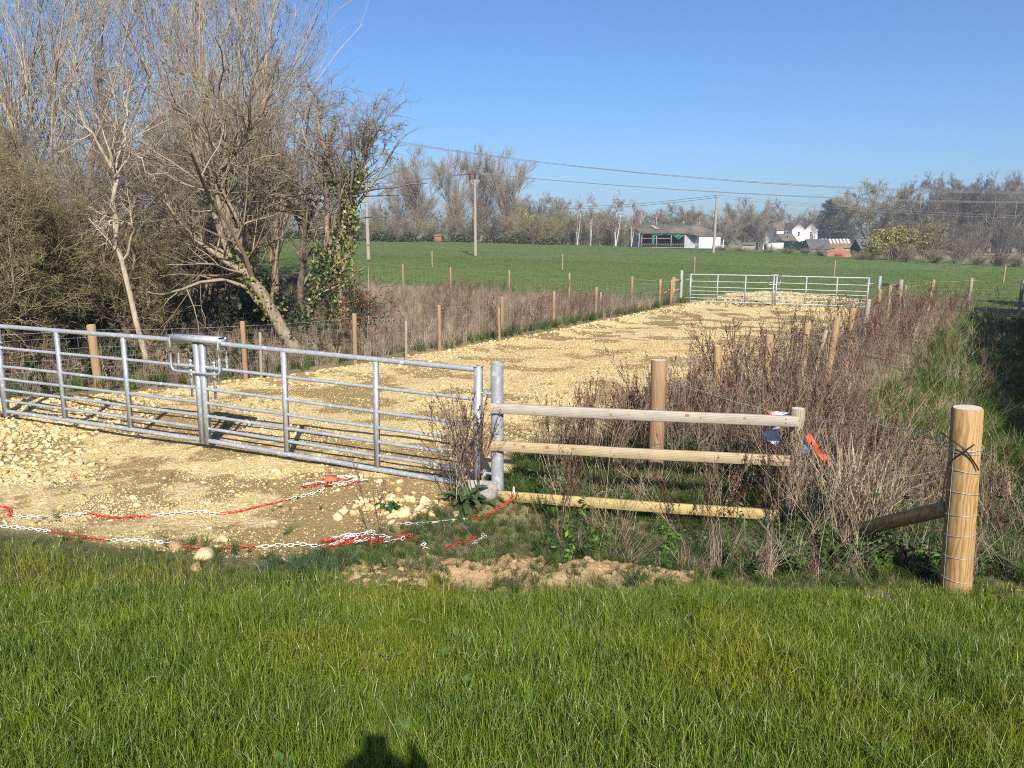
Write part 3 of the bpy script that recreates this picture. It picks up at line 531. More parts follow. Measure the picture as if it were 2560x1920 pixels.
fence('round-post stock fence along the woodland side of the gravel track', [(-9.4, 10.3, 1.02, .06, O, 'post'), (-6.5, 11.9, 1.03, .068, (-.03, 0), 'post'), (-4.6, 13.1, 1.0, .044, O, 'postorange'), (-3.05, 14.8, 1.0, .045, (.015, 0), 'postorange'), (-1.62, 17.1, 1.0, .045, O, 'postorange'), (-.25, 19.7, 1.0, .045, (-.01, 0), 'postorange'), (1.2, 22.1, 1.0, .048, O, 'postorange'), (2.66, 24.5, 1.0, .05, (.01, 0), 'postorange'), (5.8, 30.4, 1.02, .06, (.02, 0), 'post'), (6.6, 31.7, 1.05, .085, O, 'post')],
      extra=[(-4.3, 13.0, .8, .026, (.03, 0), 'postgrey'), (-2.12, 15.2, .8, .026, (.03, 0), 'postgrey'), (-.3, 18.3, .8, .03, (-.02, 0), 'post'), (2.95, 25.9, .82, .03, (.04, 0), 'postgrey'), (4.75, 30.6, .6, .05, (0, 0), 'postorange')])
fence('thin orange-post stock fence dividing the rough strip from the green field', [(-12.5, 47.5, 1.15, .05, O, 'post'), (-9.2, 44.8, 1.15, .05, O, 'post'), (-5.9, 42, 1.15, .05, O, 'post'), (-3.15, 42 - 2.2, 1.15, .05, O, 'post'), (-.13, 36.3, 1.15, .05, O, 'post'), (2.5, 33.8, 1.15, .05, O, 'post'), (4.8, 31, 1.15, .055, O, 'postorange'), (6.3, 30.6, 1.0, .05, O, 'post')], step=.3, wire_r=.0028, group='stock fences round the field')
fence('widely spaced stakes of an electric fence crossing the green field', [(-14.0, 55, 1.2, .05, O, 'post'), (-5.64, 55, 1.1, .05, O, 'post'), (3.56, 55, 1.1, .05, (.01, 0), 'post'), (12.9, 55, 1.15, .055, O, 'postorange'), (22.8, 55, 1.2, .055, (.03, 0), 'post'), (34.85, 55, 1.2, .055, (.03, 0), 'post'), (46, 55, 1.2, .055, O, 'post')], barb=False, step=99, wire_r=.0014, net=(.45, .95))
RP = [(1.46, 7.55, 1.2, .079, (.0, 0), 'postorange'), (2.42, 8.9, 1.12, .045, (-.02, 0), 'post'), (3.32, 9.9, 1.12, .05, (.01, 0), 'post'), (4.3, 11.3, 1.15, .055, (.05, 0), 'post'), (5.19, 12.5, 1.15, .055, (.09, 0), 'post'), (6.35, 14.4, 1.15, .055, (.02, 0), 'post'), (7.67, 16.7, 1.15, .055, (.04, 0), 'postgrey'), (9.74, 20.5, 1.2, .055, (0, 0), 'postorange'), (11.9, 24.4, 1.15, .055, (.02, 0), 'post'), (14.35, 28.6, 1.2, .085, (0, 0), 'postgrey')]
fence('leaning-post fence beside the track smothered in red-brown dead docks', RP, step=.15, group='stock fences round the field', extra=[(4.72, 12.0, 1.0, .035, (.2, 0), 'postgrey')])
fence('fence of dark posts running away along the shaded ditch bank', [(14.62, 28.75, 1.0, .04, O, 'postgrey'), (15.6, 28.9, 1.2, .06, (.1, 0), 'post'), (17.1, 28.9, 1.25, .065, (.02, 0), 'postgrey'), (18.9, 28.7, 1.2, .065, (.02, 0), 'postgrey'), (21, 28.6, 1.2, .06, O, 'postgrey')], step=.3, wire_r=.0025, group='stock fences round the field')
def far_strut():
    t = empty('timber_brace', (6.6, 31.6, gz(6.6, 31.6)), 'short timber rails and brace joining the far steel post to the corner strainer', 'fence brace'); b = np.array([6.6, 31.6, gz(6.6, 31.6)])
    for z in (.9, .5): mb = MB(); mb.beam((.06, .05, z), (.40, .55, z), .04, .11); mb.build('rail', M['postorange'], t)
    mb = MB(); mb.tubes([[(-.02, 0, .62), (-.72, -1.1, .40)]], .045, 8, cap=True); mb.build('brace', M['post'], t); mb = MB(); mb.tubes([[(0, -.05, .6), (-.35, -1.0, -.05)]], .05, 8, cap=True); mb.build('strut', M['postgrey'], t)
    g = empty('timber_brace', (14.2, 29.7, gz(14.2, 29.7)), 'shaded timber rail from the far steel post to the dark strainer', 'fence brace'); mb = MB(); mb.beam((0, 0, .98), (.2, -1.05, .98), .04, .11); mb.build('rail', M['postgrey'], g)
far_strut()
def strainer_fence():
    sx, sy = 2.735, 4.43; b = np.array([sx, sy, gz(sx, sy)]); t = empty('wire_fence', b, 'thick grainy strainer post with slanting strut and netting in the right foreground', 'fence', 'stock fences round the field')
    lean = (-.045, 0); mb = MB(); mb.post((0, 0, 0), 1.155, .086, lean, 28, 0, 1); mb.build('post', [M['strainer'], M['endgrain']], t)
    q = np.array([2.42, 6.36, gz(2.42, 6.36)]) - b
    mb = MB(); mb.tubes([[(-.07, .04, .52), (-.17, .52, .25), (-.27, 1.05, -.06)]], np.array([[.047, .048, .049]]), 14, cap=True); mb.build('strut', M['strainer'], t, True)
    nm = MB(); hs = np.array([.12, .27, .40, .52, .66, .80, .92]) - .02; A = np.array([-.085, .03, 0]); B = q + np.array([.06, 0, 0]); L = np.hypot(*(B - A)[:2])
    for i, h in enumerate(hs):
        u = np.linspace(0, 1, 12); P = A + (B - A) * u[:, None]; P[:, 2] += h + (u * (.02 + .01 * i)) - .05 * np.sin(u * math.pi) * (.5 + .1 * i) + rng.normal(0, .006, 12); nm.tubes(P, np.full(12, .0016), 4)
        a = np.linspace(2.6, 2.6 + 4.4, 18); R = .0905; nm.tubes(np.stack([R * np.cos(a) + lean[0] * h, R * np.sin(a), h + .012 * np.sin(a * 1.0 + i)], 1), np.full(18, .0018), 4)
    for u in np.linspace(.06, .97, 13):
        P = []
        for i, h in enumerate(hs): p = A + (B - A) * u; P.append(p + np.array([rng.normal(0, .008), 0, h + u * (.02 + .01 * i) - .05 * math.sin(u * math.pi) * (.5 + .1 * i)]))
        nm.tubes(np.array(P), np.full(len(P), .0014), 4)
    nm.tubes([[(-.0905, -.02, .02), (-.113, -.03, .5), (-.130, -.042, .92)]], .002, 4); nm.build('netting', M['wire'], t)
    bm_ = MB(); B2 = q + np.array([.05, 0, .92]); A2 = np.array([-.09, -.085, .93]); P = sagline(B2, A2, 16, -.05); P[:, 2] += np.array([0, 0, .01, -.01, .01, 0, .01, .02, .02, .0, .01, .02, .01, 0, 0, 0]); barbed(bm_, P, .0032, .075)
    a = np.linspace(-2.0, 1.2, 14); barbed(bm_, np.stack([.093 * np.cos(a) - .042, .093 * np.sin(a), .93 + .012 * a], 1), .0032, .06); bm_.build('barbed_wire', M['wire'], t)
    c = MB(); P = smooth_path(np.array([(-.14, .02, 1.0), (-.06, -.08, .93), (.0, -.092, .86), (.04, -.094, .80)]), 12); c.tubes(P, np.full(12, .0045), 6); P = smooth_path(np.array([(-.0, -.092, .955), (-.06, -.085, .90), (-.105, -.03, .80), (-.112, -.02, .55)]), 12); c.tubes(P, np.full(12, .004), 6)
    o = c.build('black_cord', M['black']); o.location = b + np.array([-.045, -.004, 0]); tag(o, 'black plastic cord tied round the thick strainer post', 'cord')
    w = empty('wire_fence', (2.42, 6.36, gz(2.42, 6.36)), 'slack netting strung behind the timber rails between two posts', 'fence', 'stock fences round the field'); e = np.array([1.5, 7.5, gz(1.5, 7.5)]) - np.array([2.42, 6.36, gz(2.42, 6.36)]); nm = MB(); netting(nm, (0, 0, 0), e, (.1, .3, .5, .7), .18); nm.build('netting', M['wire'], w); nm = MB(); barbed(nm, sagline((0, 0, .95), e + np.array([0, 0, 1.05]), 9, .04), .0026); nm.build('barbed_wire', M['wire'], w)
strainer_fence()
# ------------------------------------------------------------------ plastic chains, brick, litter
def link(L=.054, w=.028, r=.0037):
    a = []; hw = w / 2 - r; hl = L / 2 - r
    for k in range(12):
        an = k / 12 * 2 * math.pi; c, s = math.cos(an), math.sin(an); a.append((math.copysign(max(0, hl - hw), c) * (abs(c) > .2) + hw * c, hw * s, 0))
    P = np.array(a + [a[0], a[1]]); m = MB(); m.tubes(P[:13], np.full(13, r), 5); return as_proto(m)
LINK = link()
def chain(mb, path, start=0, per=11, lift=.008, first='red'):
    seg = np.linalg.norm(np.diff(path, axis=0), axis=1); cum = np.concatenate([[0], np.cumsum(seg)]); pitch = .046; n = int(cum[-1] / pitch)
    for i in range(n):
        s = (i + .5) * pitch; p = np.array([np.interp(s, cum, path[:, j]) for j in range(3)]); q = np.array([np.interp(min(s + .02, cum[-1]), cum, path[:, j]) for j in range(3)]); d = q - p
        d = d / (np.linalg.norm(d) + 1e-9) if np.linalg.norm(d) > 1e-6 else np.array([1., 0, 0]); up = np.array([0, 0, 1.]); y = np.cross(up, d); y /= np.linalg.norm(y) + 1e-9; z = np.cross(d, y)
        r = (i % 2) * 1.45 - .5 + rng.normal(0, .2); y2 = y * math.cos(r) + z * math.sin(r); z2 = np.cross(d, y2); v = LINK[0] @ np.stack([d, y2, z2]) + p + np.array([0, 0, lift])
        red = ((i + start) // per) % 2 == (0 if first == 'red' else 1); mb.add(v, quads=LINK[2], mi=0 if red else 1)
def ground_path(pts, n=60, wob=.012, dz=.006):
    P = smooth_path(np.array([(p[0], p[1], 0) for p in pts]), n); P[:, :2] += rng.normal(0, wob, (n, 2)) * .5; P[:, 2] = zat(P[:, 0], P[:, 1]) + dz; return P
RW = [M['red'], M['white']]
up_ = [(-5.2,6.45),(-4.45,6.34),(-4.29,6.25),(-4.16,6.08),(-3.92,6.05),(-3.56,6.14),(-3.28,6.05),(-2.99,6.08),(-2.66,6.2),(-2.43,6.15),(-2.13,6.4),(-1.82,6.68),(-1.72,6.86)]
mb = MB(); chain(mb, ground_path(up_, 90), 0, 13, first='white'); tag(mb.build('plastic_chain', RW), 'long red and white plastic chain lying over the bare gravel, upper of two runs', 'chain', 'red and white plastic chains')
lo_ = [(-5.0,5.95),(-4.05,5.80),(-3.85,5.75),(-3.49,5.58),(-3.05,5.38),(-2.64,5.36),(-2.24,5.21),(-1.98,5.28),(-1.61,5.42),(-1.34,5.44),(-1.09,5.62),(-.80,5.72)]
mb = MB(); chain(mb, ground_path(lo_, 90), 6, 13, first='white'); tag(mb.build('plastic_chain', RW), 'long red and white plastic chain along the lawn edge, lower of two runs', 'chain', 'red and white plastic chains')
mb = MB(); P = ground_path([(-.92,5.98),(-.67,6.04),(-.45,6.15),(-.22,6.3),(-.02,6.52),(.02,6.7)], 40, .008); P[:, 2] += np.concatenate([np.zeros(22), np.linspace(0, .16, 18)]); chain(mb, P, 0, 13, first='white'); tag(mb.build('plastic_chain', RW), 'red and white chain rising from the weeds onto the lowest timber rail', 'chain', 'red and white plastic chains')
mb = MB(); chain(mb, ground_path([(-.5,5.42),(-.4,5.55),(-.3,5.72),(-.25,5.83),(-.22,5.76),(-.27,5.62),(-.31,5.52)], 36, .006), 0, 11, first='red'); tag(mb.build('plastic_chain', RW), 'short hooked bit of chain half red half white in the grass', 'chain', 'red and white plastic chains')
mb = MB(); chain(mb, ground_path([(.62,6.82),(.75,6.95),(.88,7.08),(1.02,7.15)], 20, .006) + np.array([0, 0, .05]), 2, 7, first='red'); tag(mb.build('plastic_chain', RW), 'scrap of chain just behind the lowest timber rail', 'chain', 'red and white plastic chains')
mb = MB(); chain(mb, ground_path([(-.82,5.62),(-.72,5.6),(-.66,5.52),(-.7,5.45),(-.62,5.42)], 24, .01), 3, 6, first='red'); tag(mb.build('plastic_chain', RW), 'small curl of chain right of the big tangled chain heap', 'chain', 'red and white plastic chains')
def heap(c, rx, ry, h, L, label, start, yaw=0):
    n = int(L / .03); P = np.zeros((n, 3)); p = np.zeros(2); v = np.array([1., 0])
    for i in range(n):
        a = rng.normal(0, .55); v = rz(a)[:2, :2] @ v; v -= p * np.array([.5 / rx, .5 / ry]) * .25; v /= np.linalg.norm(v); p = p + v * .03; P[i, :2] = p
    P[:, :2] -= P[:, :2].mean(0); P[:, :2] /= P[:, :2].std(0) / np.array([rx, ry]) * 1.7
    P[:, :2] = np.clip(P[:, :2] / np.array([rx, ry]), -1.15, 1.15) * np.array([rx, ry]); P[:, :2] = P[:, :2] @ rz(yaw)[:2, :2].T; r2 = (P[:, 0] ** 2 + P[:, 1] ** 2) / (rx * rx); P[:, 0] += c[0]; P[:, 1] += c[1]
    P[:, 2] = zat(P[:, 0], P[:, 1]) + np.abs(rng.normal(0, .5, n)) * h * np.exp(-r2) + .012; P[:, 2] = np.convolve(np.pad(P[:, 2], 2, 'edge'), np.ones(5) / 5, 'valid'); m = MB(); chain(m, P, start, 11); tag(m.build('chain_heap', RW), label, 'chain', 'red and white plastic chains')
heap((-1.12, 5.52), .32, .13, .09, 5.5, 'big tangled heap of red and white chain beside the soil clods', 0, .5)
heap((-1.66, 6.98), .26, .11, .05, 3.6, 'small chain heap weighted down with an orange brick', 4, .25)
def brick():
    m = MB(); m.box((0, 0, 0), (.105, .065, .10)); o = m.build('brick_half', M['brick']); o.location = (-1.70, 6.93, gz(-1.7, 6.93) + .05); o.rotation_euler = (.5, .1, .3); tag(o, 'orange broken brick holding down the small chain heap', 'brick')
    k = MB()
    for dx in (-.03, 0, .03): k.box((dx, -.033, .02), (.014, .004, .035))
    k.build('hole_shade', M['darkmetal'], o)  # dark plates on the face stand for the shade inside the holes
brick()
def clods():
    mb = MB(); P = []
    for _ in range(14): v, f, _n = rock(2, 5, .75); v = v * (1 + .35 * (vnoise(v[:, 0] * 6 + 9, v[:, 1] * 6 + v[:, 2] * 5 + 9, rng.integers(0, 99)) - .5))[:, None]; P.append((v, f, None))
    n = 5200; x = rng.uniform(-1.5, 1.6, n); y = rng.uniform(4.2, 5.4, n); k = rng.uniform(0, 1, n) < soil_mask(x, y) ** 1.5 * .8; x, y = x[k], y[k]; s = .008 + .05 * rng.uniform(0, 1, len(x)) ** 5; scatter(mb, P, x, y, zat(x, y) - s * .05, s, cmix(len(x), [(1, 1, 1), (.85, .82, .78), (1.12, 1.12, 1.1)], .1), tilt=.4)
    for cx, cy, r, h in SOIL:
        m = int(2 + 9 * r); a = rng.uniform(0, 6.28, m); q = r * np.sqrt(rng.uniform(0, 1, m)) * .9; X, Y = cx + q * np.cos(a), cy + q * np.sin(a) * .8; s = rng.uniform(.06, .15, m) * (.6 + r); scatter(mb, P, X, Y, zat(X, Y) - s * .3, s, cmix(m, [(1, 1, 1), (.9, .86, .8)], .1), tilt=.3)
    tag(mb.build('soil_clods', M['soilclod'], smooth=True), 'crumbly tan soil clods heaped along the lawn edge', 'soil', kind='stuff')
clods()
def litter():
    m = MB(); n = 14; u = np.linspace(0, 1, n); P = np.stack([.05 * np.sin(u * 7) - .03, .02 * np.cos(u * 9), .26 - u * .30], 1); w = .06 + .025 * np.sin(u * 11)
    V = np.stack([P - np.stack([w * .8, w * .2 * np.sin(u * 20), 0 * w], 1), P + np.stack([0 * w, .03 * np.cos(u * 13), 0 * w], 1), P + np.stack([w, -w * .2, .02 * np.sin(u * 17)], 1)], 1); q = [(i * 3 + j, i * 3 + j + 1, i * 3 + j + 4, i * 3 + j + 3) for i in range(n - 1) for j in range(2)]
    o = m.add(V, quads=q).build('plastic_bag', M['film']); o.location = (2.33, 6.52, .62); tag(o, 'torn pale purple plastic bag with orange edge caught behind the wooden post', 'plastic bag'); k = MB(); k.tubes(P[:6] - np.array([.085, .01, -.01]), np.full(6, .014), 5); k.build('orange_edge', M['orange'], o)
    m = MB(); n = 12; u = np.linspace(0, 1, n); P = np.stack([u * .24, .03 * np.sin(u * 8), .16 - .26 * u + .02 * np.sin(u * 9)], 1); w = .045 - .02 * u; V = np.stack([P + np.stack([0 * w, 0 * w, w], 1), P + np.stack([.01 * np.sin(u * 20), .035 * np.cos(u * 12), 0 * w], 1), P - np.stack([0 * w, 0 * w, w], 1)], 1); o = m.add(V, quads=[(i * 3 + j, i * 3 + j + 1, i * 3 + j + 4, i * 3 + j + 3) for i in range(n - 1) for j in range(2)]).build('plastic_netting', M['orange']); o.location = (2.62, 6.62, .47); tag(o, 'strip of orange plastic netting hanging in the weeds beside the wooden post', 'netting')
    m = MB(); v, f, _ = rock(2, 6, .7); v = v + rng.normal(0, .05, v.shape); o = m.add(v * np.array([.16, .1, .16]), tris=f).build('bin_bag', M['film2']); o.location = (2.55, 6.55, .5); tag(o, 'crumpled dark blue plastic scrap between the wooden post and orange netting', 'plastic scrap')
litter()
# ------------------------------------------------------------------ weeds
def rvec(n): v = rng.normal(size=(n, 3)); return v / np.linalg.norm(v, axis=1, keepdims=True)
def quads_at(mb, C, size, col, flat=0.0, asp=.6):
    n = len(C); a = rvec(n); nrm = rvec(n); nrm[:, 2] += flat; b = np.cross(nrm, a); b /= np.linalg.norm(b, axis=1, keepdims=True) + 1e-9; a = np.cross(b, nrm); a /= np.linalg.norm(a, axis=1, keepdims=True) + 1e-9
    s = np.broadcast_to(size, (n,))[:, None]; V = np.stack([C - a * s, C - b * s * asp, C + a * s, C + b * s * asp], 1); mb.add(V, quads=(np.arange(4)[None] + np.arange(n)[:, None] * 4), col=np.repeat(np.broadcast_to(col, (n, 3)), 4, 0))
def dock_proto(nbr=9, seeds=84, spread=.16, thick=.0058):
    mb = MB(); k = 6; top = rng.normal(0, .08, 2); P = np.array([(top[0] * (i / 5) ** 2, top[1] * (i / 5) ** 2, i / 5) for i in range(k)]) + np.concatenate([np.zeros((1, 3)), rng.normal(0, .008, (k - 1, 3))]); mb.tubes(P, np.linspace(thick, thick * .4, k), 3)
    t = rng.uniform(.25, .9, nbr); b = np.stack([np.interp(t, np.linspace(0, 1, k), P[:, j]) for j in range(3)], 1); a = rng.uniform(0, 6.28, nbr); L = (1.08 - t) * rng.uniform(.35, .65, nbr); sp = rng.uniform(.25, .6, nbr)
    pts = [b + np.stack([np.cos(a) * sp * L * u, np.sin(a) * sp * L * u, L * u * (.55 + .45 * u)], 1) for u in (0, .35, .7, 1)]; B = np.stack(pts, 1); mb.tubes(B, np.broadcast_to(np.linspace(thick * .6, thick * .3, 4), (nbr, 4)), 3)
    i = rng.integers(0, nbr, seeds); u = rng.uniform(.25, 1, seeds) * 3; f = np.clip(u.astype(int), 0, 2); w = (u - f)[:, None]; C = B[i, f] * (1 - w) + B[i, f + 1] * w + rng.normal(0, .006, (seeds, 3)); m = seeds // 3; tz = rng.uniform(.55, 1, m); C2 = np.stack([np.interp(tz, np.linspace(0, 1, k), P[:, j]) for j in range(3)], 1) + rng.normal(0, .008, (m, 3))
    quads_at(mb, np.vstack([C, C2]), rng.uniform(.006, .014, seeds + m), (.85, .66, .62), 0, .7); return as_proto(mb)
def stem_proto(nbr=3):
    mb = MB(); k = 5; top = rng.normal(0, .22, 2); P = np.array([(top[0] * (i / 4) ** 1.5, top[1] * (i / 4) ** 1.5, i / 4 * (1 - .1 * abs(top[0]))) for i in range(k)]); P[1:] += rng.normal(0, .015, (k - 1, 3)); mb.tubes(P, np.linspace(.0035, .0014, k), 3)
    for _ in range(nbr):
        t = rng.integers(2, 4); d = rng.normal(0, .12, 3); d[2] = abs(d[2]) + .1; mb.tubes(np.array([P[t], P[t] + d * .6, P[t] + d + rng.normal(0, .02, 3)]), np.array([.002, .0015, .001]), 3)
    return as_proto(mb)
def nettle_proto(nl=40, ls=.08):
    mb = MB(); ns = 3; C = []; 
    for s in range(ns):
        a = rng.uniform(0, 6.28); L = rng.uniform(.5, 1); P = np.array([(math.cos(a) * .18 * u * L, math.sin(a) * .18 * u * L, u * L) for u in (0, .5, 1)]); mb.tubes(P, np.array([.003, .002, .001]), 3, col=(.5, .6, .5)); u = rng.uniform(.2, 1, nl // ns); C.append(np.stack([np.interp(u, [0, .5, 1], P[:, j]) for j in range(3)], 1) + rng.normal(0, .045, (nl // ns, 3)) * np.array([1, 1, .4]))
    quads_at(mb, np.vstack(C), rng.uniform(ls * .6, ls * 1.3, sum(map(len, C))), (1, 1, 1), 1.1, .5); return as_proto(mb)
DOCK = [dock_proto() for _ in range(12)]; STEM = [stem_proto(rng.integers(1, 5)) for _ in range(10)]; NETTLE = [nettle_proto() for _ in range(8)]
DRY = [tuft_proto(26, .12, .5, 1.0, .011, .5) for _ in range(7)]; GT = [tuft_proto(30, .16, .45, 1.0, .020, .55) for _ in range(7)]; SHORT = [tuft_proto(9, .35, .5, 1.0, .05, .45, 2) for _ in range(6)]
C_RED = [(.15, .078, .058), (.12, .062, .048), (.19, .12, .088), (.27, .195, .14), (.31, .24, .17)]; C_DRY = [(.44, .34, .22), (.36, .27, .18), (.30, .22, .15), (.5, .4, .27)]; C_GRN = [(.07, .13, .018), (.095, .155, .025), (.05, .10, .016), (.13, .16, .04)]
C_NET = [(.065, .125, .024), (.09, .16, .03), (.05, .10, .022)]; C_PINK = [(.30, .215, .155), (.25, .17, .125), (.34, .26, .19)]
def pts_in(n, box, fn):
    x = rng.uniform(box[0], box[1], n); y = rng.uniform(box[2], box[3], n); k = rng.uniform(0, 1, n) < fn(x, y); return x[k], y[k]
def put(mb, prot, xy, s0, s1, cols, tilt=.15, jit=.18, zoff=-.01, zsc=None):
    x, y = xy; n = len(x); s = rng.uniform(s0, s1, n); scatter(mb, prot, x, y, zat(x, y) + zoff, s, cmix(n, cols, jit), tilt=tilt)
def not_track(x, y, m=.1): d = polydist(x, y, np.vstack([TRACK, TRACK[:1]])); return ~inpoly(x, y, TRACK) | (d < m)
leftfence = [(-9.4, 10.3), (-6.5, 11.9), (-4.6, 13.1), (-3.05, 14.8), (-1.62, 17.1), (-.25, 19.7), (1.2, 22.1), (2.66, 24.5), (5.8, 30.4), (6.6, 31.7)]
def fz(x, y, s0, s1, t0, t1): s, t = fence_st(x, y); return ((s > s0) & (s < s1) & (t > t0) & (t < t1)).astype(float)
def gauss(x, y, cx, cy, rx, ry): return np.exp(-(((x - cx) / rx) ** 2 + ((y - cy) / ry) ** 2))
def clumpy(x, y, f, seed, lo=.4, hi=.6): return sstep(lo, hi, fbm(x * f, y * f, seed))
def left_rough(x, y): return (polydist(x, y, TRACK[15:]) > .12) & (~inpoly(x, y, TRACK)) & (x < np.interp(y, [8, 13, 20, 32], [-7, -3.9, .6, 7.2])) & (y < field_edge(x) - .3) & (y > 9.5)
def front(x, y): return ((x < 2.25) & (y < 6.85) & (x > -1.5)).astype(float)
def weeds():
    mb = MB()     # red-brown dead docks
    bx = (0, 17, 6, 30)
    put(mb, DOCK, pts_in(11000, bx, lambda x, y: fz(x, y, -.75, 1.5, 1.3, 24) * (.3 + .75 * clumpy(x, y, .8, 5, .3, .55)) * np.clip(9 / y, .4, 1) * .5), .7, 1.28, C_RED, .24)
    put(mb, DOCK, pts_in(900, (.1, 2.6, 6.7, 9.2), lambda x, y: (y > 7.3) * (fence_st(x, y)[0] > -.95) * (fence_st(x, y)[0] < 1.2) * (.14 + .5 * clumpy(x, y, 1.4, 8))), .55, .95, C_RED + [(.24, .17, .12)], .16)
    put(mb, DOCK, pts_in(450, (2.1, 4.6, 5.8, 9), lambda x, y: .22 + .4 * clumpy(x, y, 1.0, 15)), .5, 1.05, C_RED, .2)
    put(mb, DOCK, pts_in(5200, (-4, 7, 12, 38), lambda x, y: left_rough(x, y) * clumpy(x, y, .42, 25, .44, .56) * .5), .5, .95, C_RED, .14)
    put(mb, DOCK, pts_in(2600, (-4, 6, 13, 30), lambda x, y: left_rough(x, y) * (polydist(x, y, leftfence) < 1.6) * .3), .45, .85, C_RED + C_PINK, .14)
    put(mb, DOCK, pts_in(700, (12, 22, 24, 31), lambda x, y: np.exp(-((y - 28.3) / 1.0) ** 2) * .5), .5, 1.0, C_RED, .15)
    put(mb, DOCK, pts_in(260, (5, 12, 8, 18), lambda x, y: fz(x, y, 1.6, 4, 1, 14) * .35), .5, 1.0, C_RED, .15)
    tag(mb.build('dead_docks', M['drygrass']), 'red-brown dead dock stalks massed along both fence lines', 'dead weeds', kind='stuff')
    mb = MB()     # straw stems and dry grass
    put(mb, STEM, pts_in(2600, (.2, 5.5, 5.0, 9.5), lambda x, y: np.clip(.2 + .45 * clumpy(x, y, 1.1, 33), 0, 1) * np.where(front(x, y) > 0, .14, 1) * (not_track(x, y)) * (y > lawn_edge(x) + .2)), .35, .95, C_DRY, .3)
    put(mb, STEM, pts_in(9000, bx, lambda x, y: fz(x, y, -.9, 2.8, .5, 24) * .32), .5, 1.05, C_DRY + C_PINK, .28)
    put(mb, STEM, pts_in(5600, (-9, 7, 10, 34), lambda x, y: left_rough(x, y) * .35), .35, .9, C_DRY + C_PINK, .25)
    put(mb, DRY, pts_in(9000, (-12, 7, 9.8, 38), lambda x, y: left_rough(x, y) * (.3 + .7 * clumpy(x, y, .7, 44, .35, .6))), .3, .62, C_PINK + C_DRY[:1], .2)
    put(mb, DRY, pts_in(2600, (.3, 17, 6.5, 30), lambda x, y: fz(x, y, -.7, 3, .3, 24) * .5), .3, .6, C_DRY + C_PINK, .25)
    put(mb, DRY, pts_in(4200, (.2, 6.5, 4.7, 8), lambda x, y: (y > lawn_edge(x) + .05 + .25 * (x < 1.2)) * not_track(x, y) * (1 - .85 * front(x, y) * (y > 5.3)) * (1 - .6 * front(x, y)) * (.1 + .5 * clumpy(x, y, 1.5, 51, .45, .6)) * (1 - soil_mask(x, y))), .16, .42, C_DRY + C_PINK, .35)
    put(mb, DRY, pts_in(15000, (-9, 14, 5.2, 34), lambda x, y: inpoly(x, y, TRACK) * sstep(.47, .58, fbm(x * 1.3 + 5, y * 1.7, 52, 5)) * .5), .04, .11, [(.27, .19, .085), (.21, .155, .06), (.34, .25, .115), (.14, .14, .04)], .5)
    put(mb, DRY, pts_in(1500, (4, 16, 6, 27), lambda x, y: fz(x, y, 2, 9, -2, 22) * clumpy(x, y, .6, 62, .45, .6) * .6), .3, .6, C_DRY, .3)
    put(mb, STEM, pts_in(260, (3.9, 5.6, 4.6, 7.5), lambda x, y: .5), .5, 1.1, C_RED + C_PINK, .4)
    tag(mb.build('dry_grass', M['drygrass']), 'straw-coloured dry grass and thin dead stems along the verges', 'dry grass', kind='stuff')
    mb = MB()     # green grass of verges, bank and field rim
    put(mb, GT, pts_in(4200, (.2, 6, 4.6, 8.5), lambda x, y: (y > lawn_edge(x) + .15) * not_track(x, y) * (1 - .85 * front(x, y)) * (.25 + .5 * clumpy(x, y, 1.2, 71)) * (1 - soil_mask(x, y)) ), .09, .26, C_GRN, .3)
    put(mb, GT, pts_in(15000, (-1.6, 5.8, 4.2, 7.4), lambda x, y: (y > lawn_edge(x) + .02) * (1 - inpoly(x, y, TRACK)) * (.38 + .4 * clumpy(x, y, 1.7, 72, .45, .55)) * (1 - .62 * soil_mask(x, y))), .05, .14, C_GRN + [(.06, .10, .04), (.22, .19, .09), (.16, .16, .06)], .4)
    put(mb, GT, pts_in(2600, (-7, 0.3, 4.2, 6.4), lambda x, y: np.exp(-((y - lawn_edge(x)) / .38) ** 2) * .42 * clumpy(x, y, 1.4, 75, .35, .55)), .06, .15, C_GRN + [(.15, .15, .06)], .5)
    put(mb, GT, pts_in(4200, (-11, 2, 5, 12), lambda x, y: inpoly(x, y, TRACK) * clumpy(x, y, 1.1, 79, .56, .64)), .03, .085, C_GRN + [(.2, .17, .07)], .45)
    put(mb, GT, pts_in(2500, (0, 4.6, 6.6, 9), lambda x, y: not_track(x, y) * .7), .12, .3, C_GRN, .35)
    put(mb, GT, pts_in(9500, (-8, 8, 9.5, 34), lambda x, y: left_rough(x, y) * (polydist(x, y, TRACK[15:]) < .8) * .8), .2, .4, C_GRN, .35)
    put(mb, GT, pts_in(24000, (3, 26, 5.5, 30), lambda x, y: fz(x, y, 1.3, 14, -2, 24) * np.clip(.4 + clumpy(x, y, .6, 85, .35, .6), 0, 1) * .75), .25, .6, [(.095, .155, .022), (.125, .185, .03), (.16, .205, .045), (.075, .13, .02)], .4)
    put(mb, GT, pts_in(1500, (3.2, 6, 3.9, 7), lambda x, y: (y > lawn_edge(x)) * .6), .15, .4, C_GRN, .4)
    tag(mb.build('verge_grass', M['grass']), 'green grass tufts on the verges and the ditch bank', 'grass', kind='stuff')
    mb = MB()     # field sward
    def sward(x, y): return (y > field_edge(x) + (fbm(x * .5, y * .5, 3) - .5) * 2)
    x, y = pts_in(30000, (-36, 46, 29, 72), sward); n = len(x); scatter(mb, SHORT, x, y, zat(x, y) - .02, rng.uniform(.12, .22, n), cmix(n, [(.08, .13, .026), (.10, .15, .034), (.125, .168, .05)], .15), zs=rng.uniform(.06, .15, n), tilt=.25)
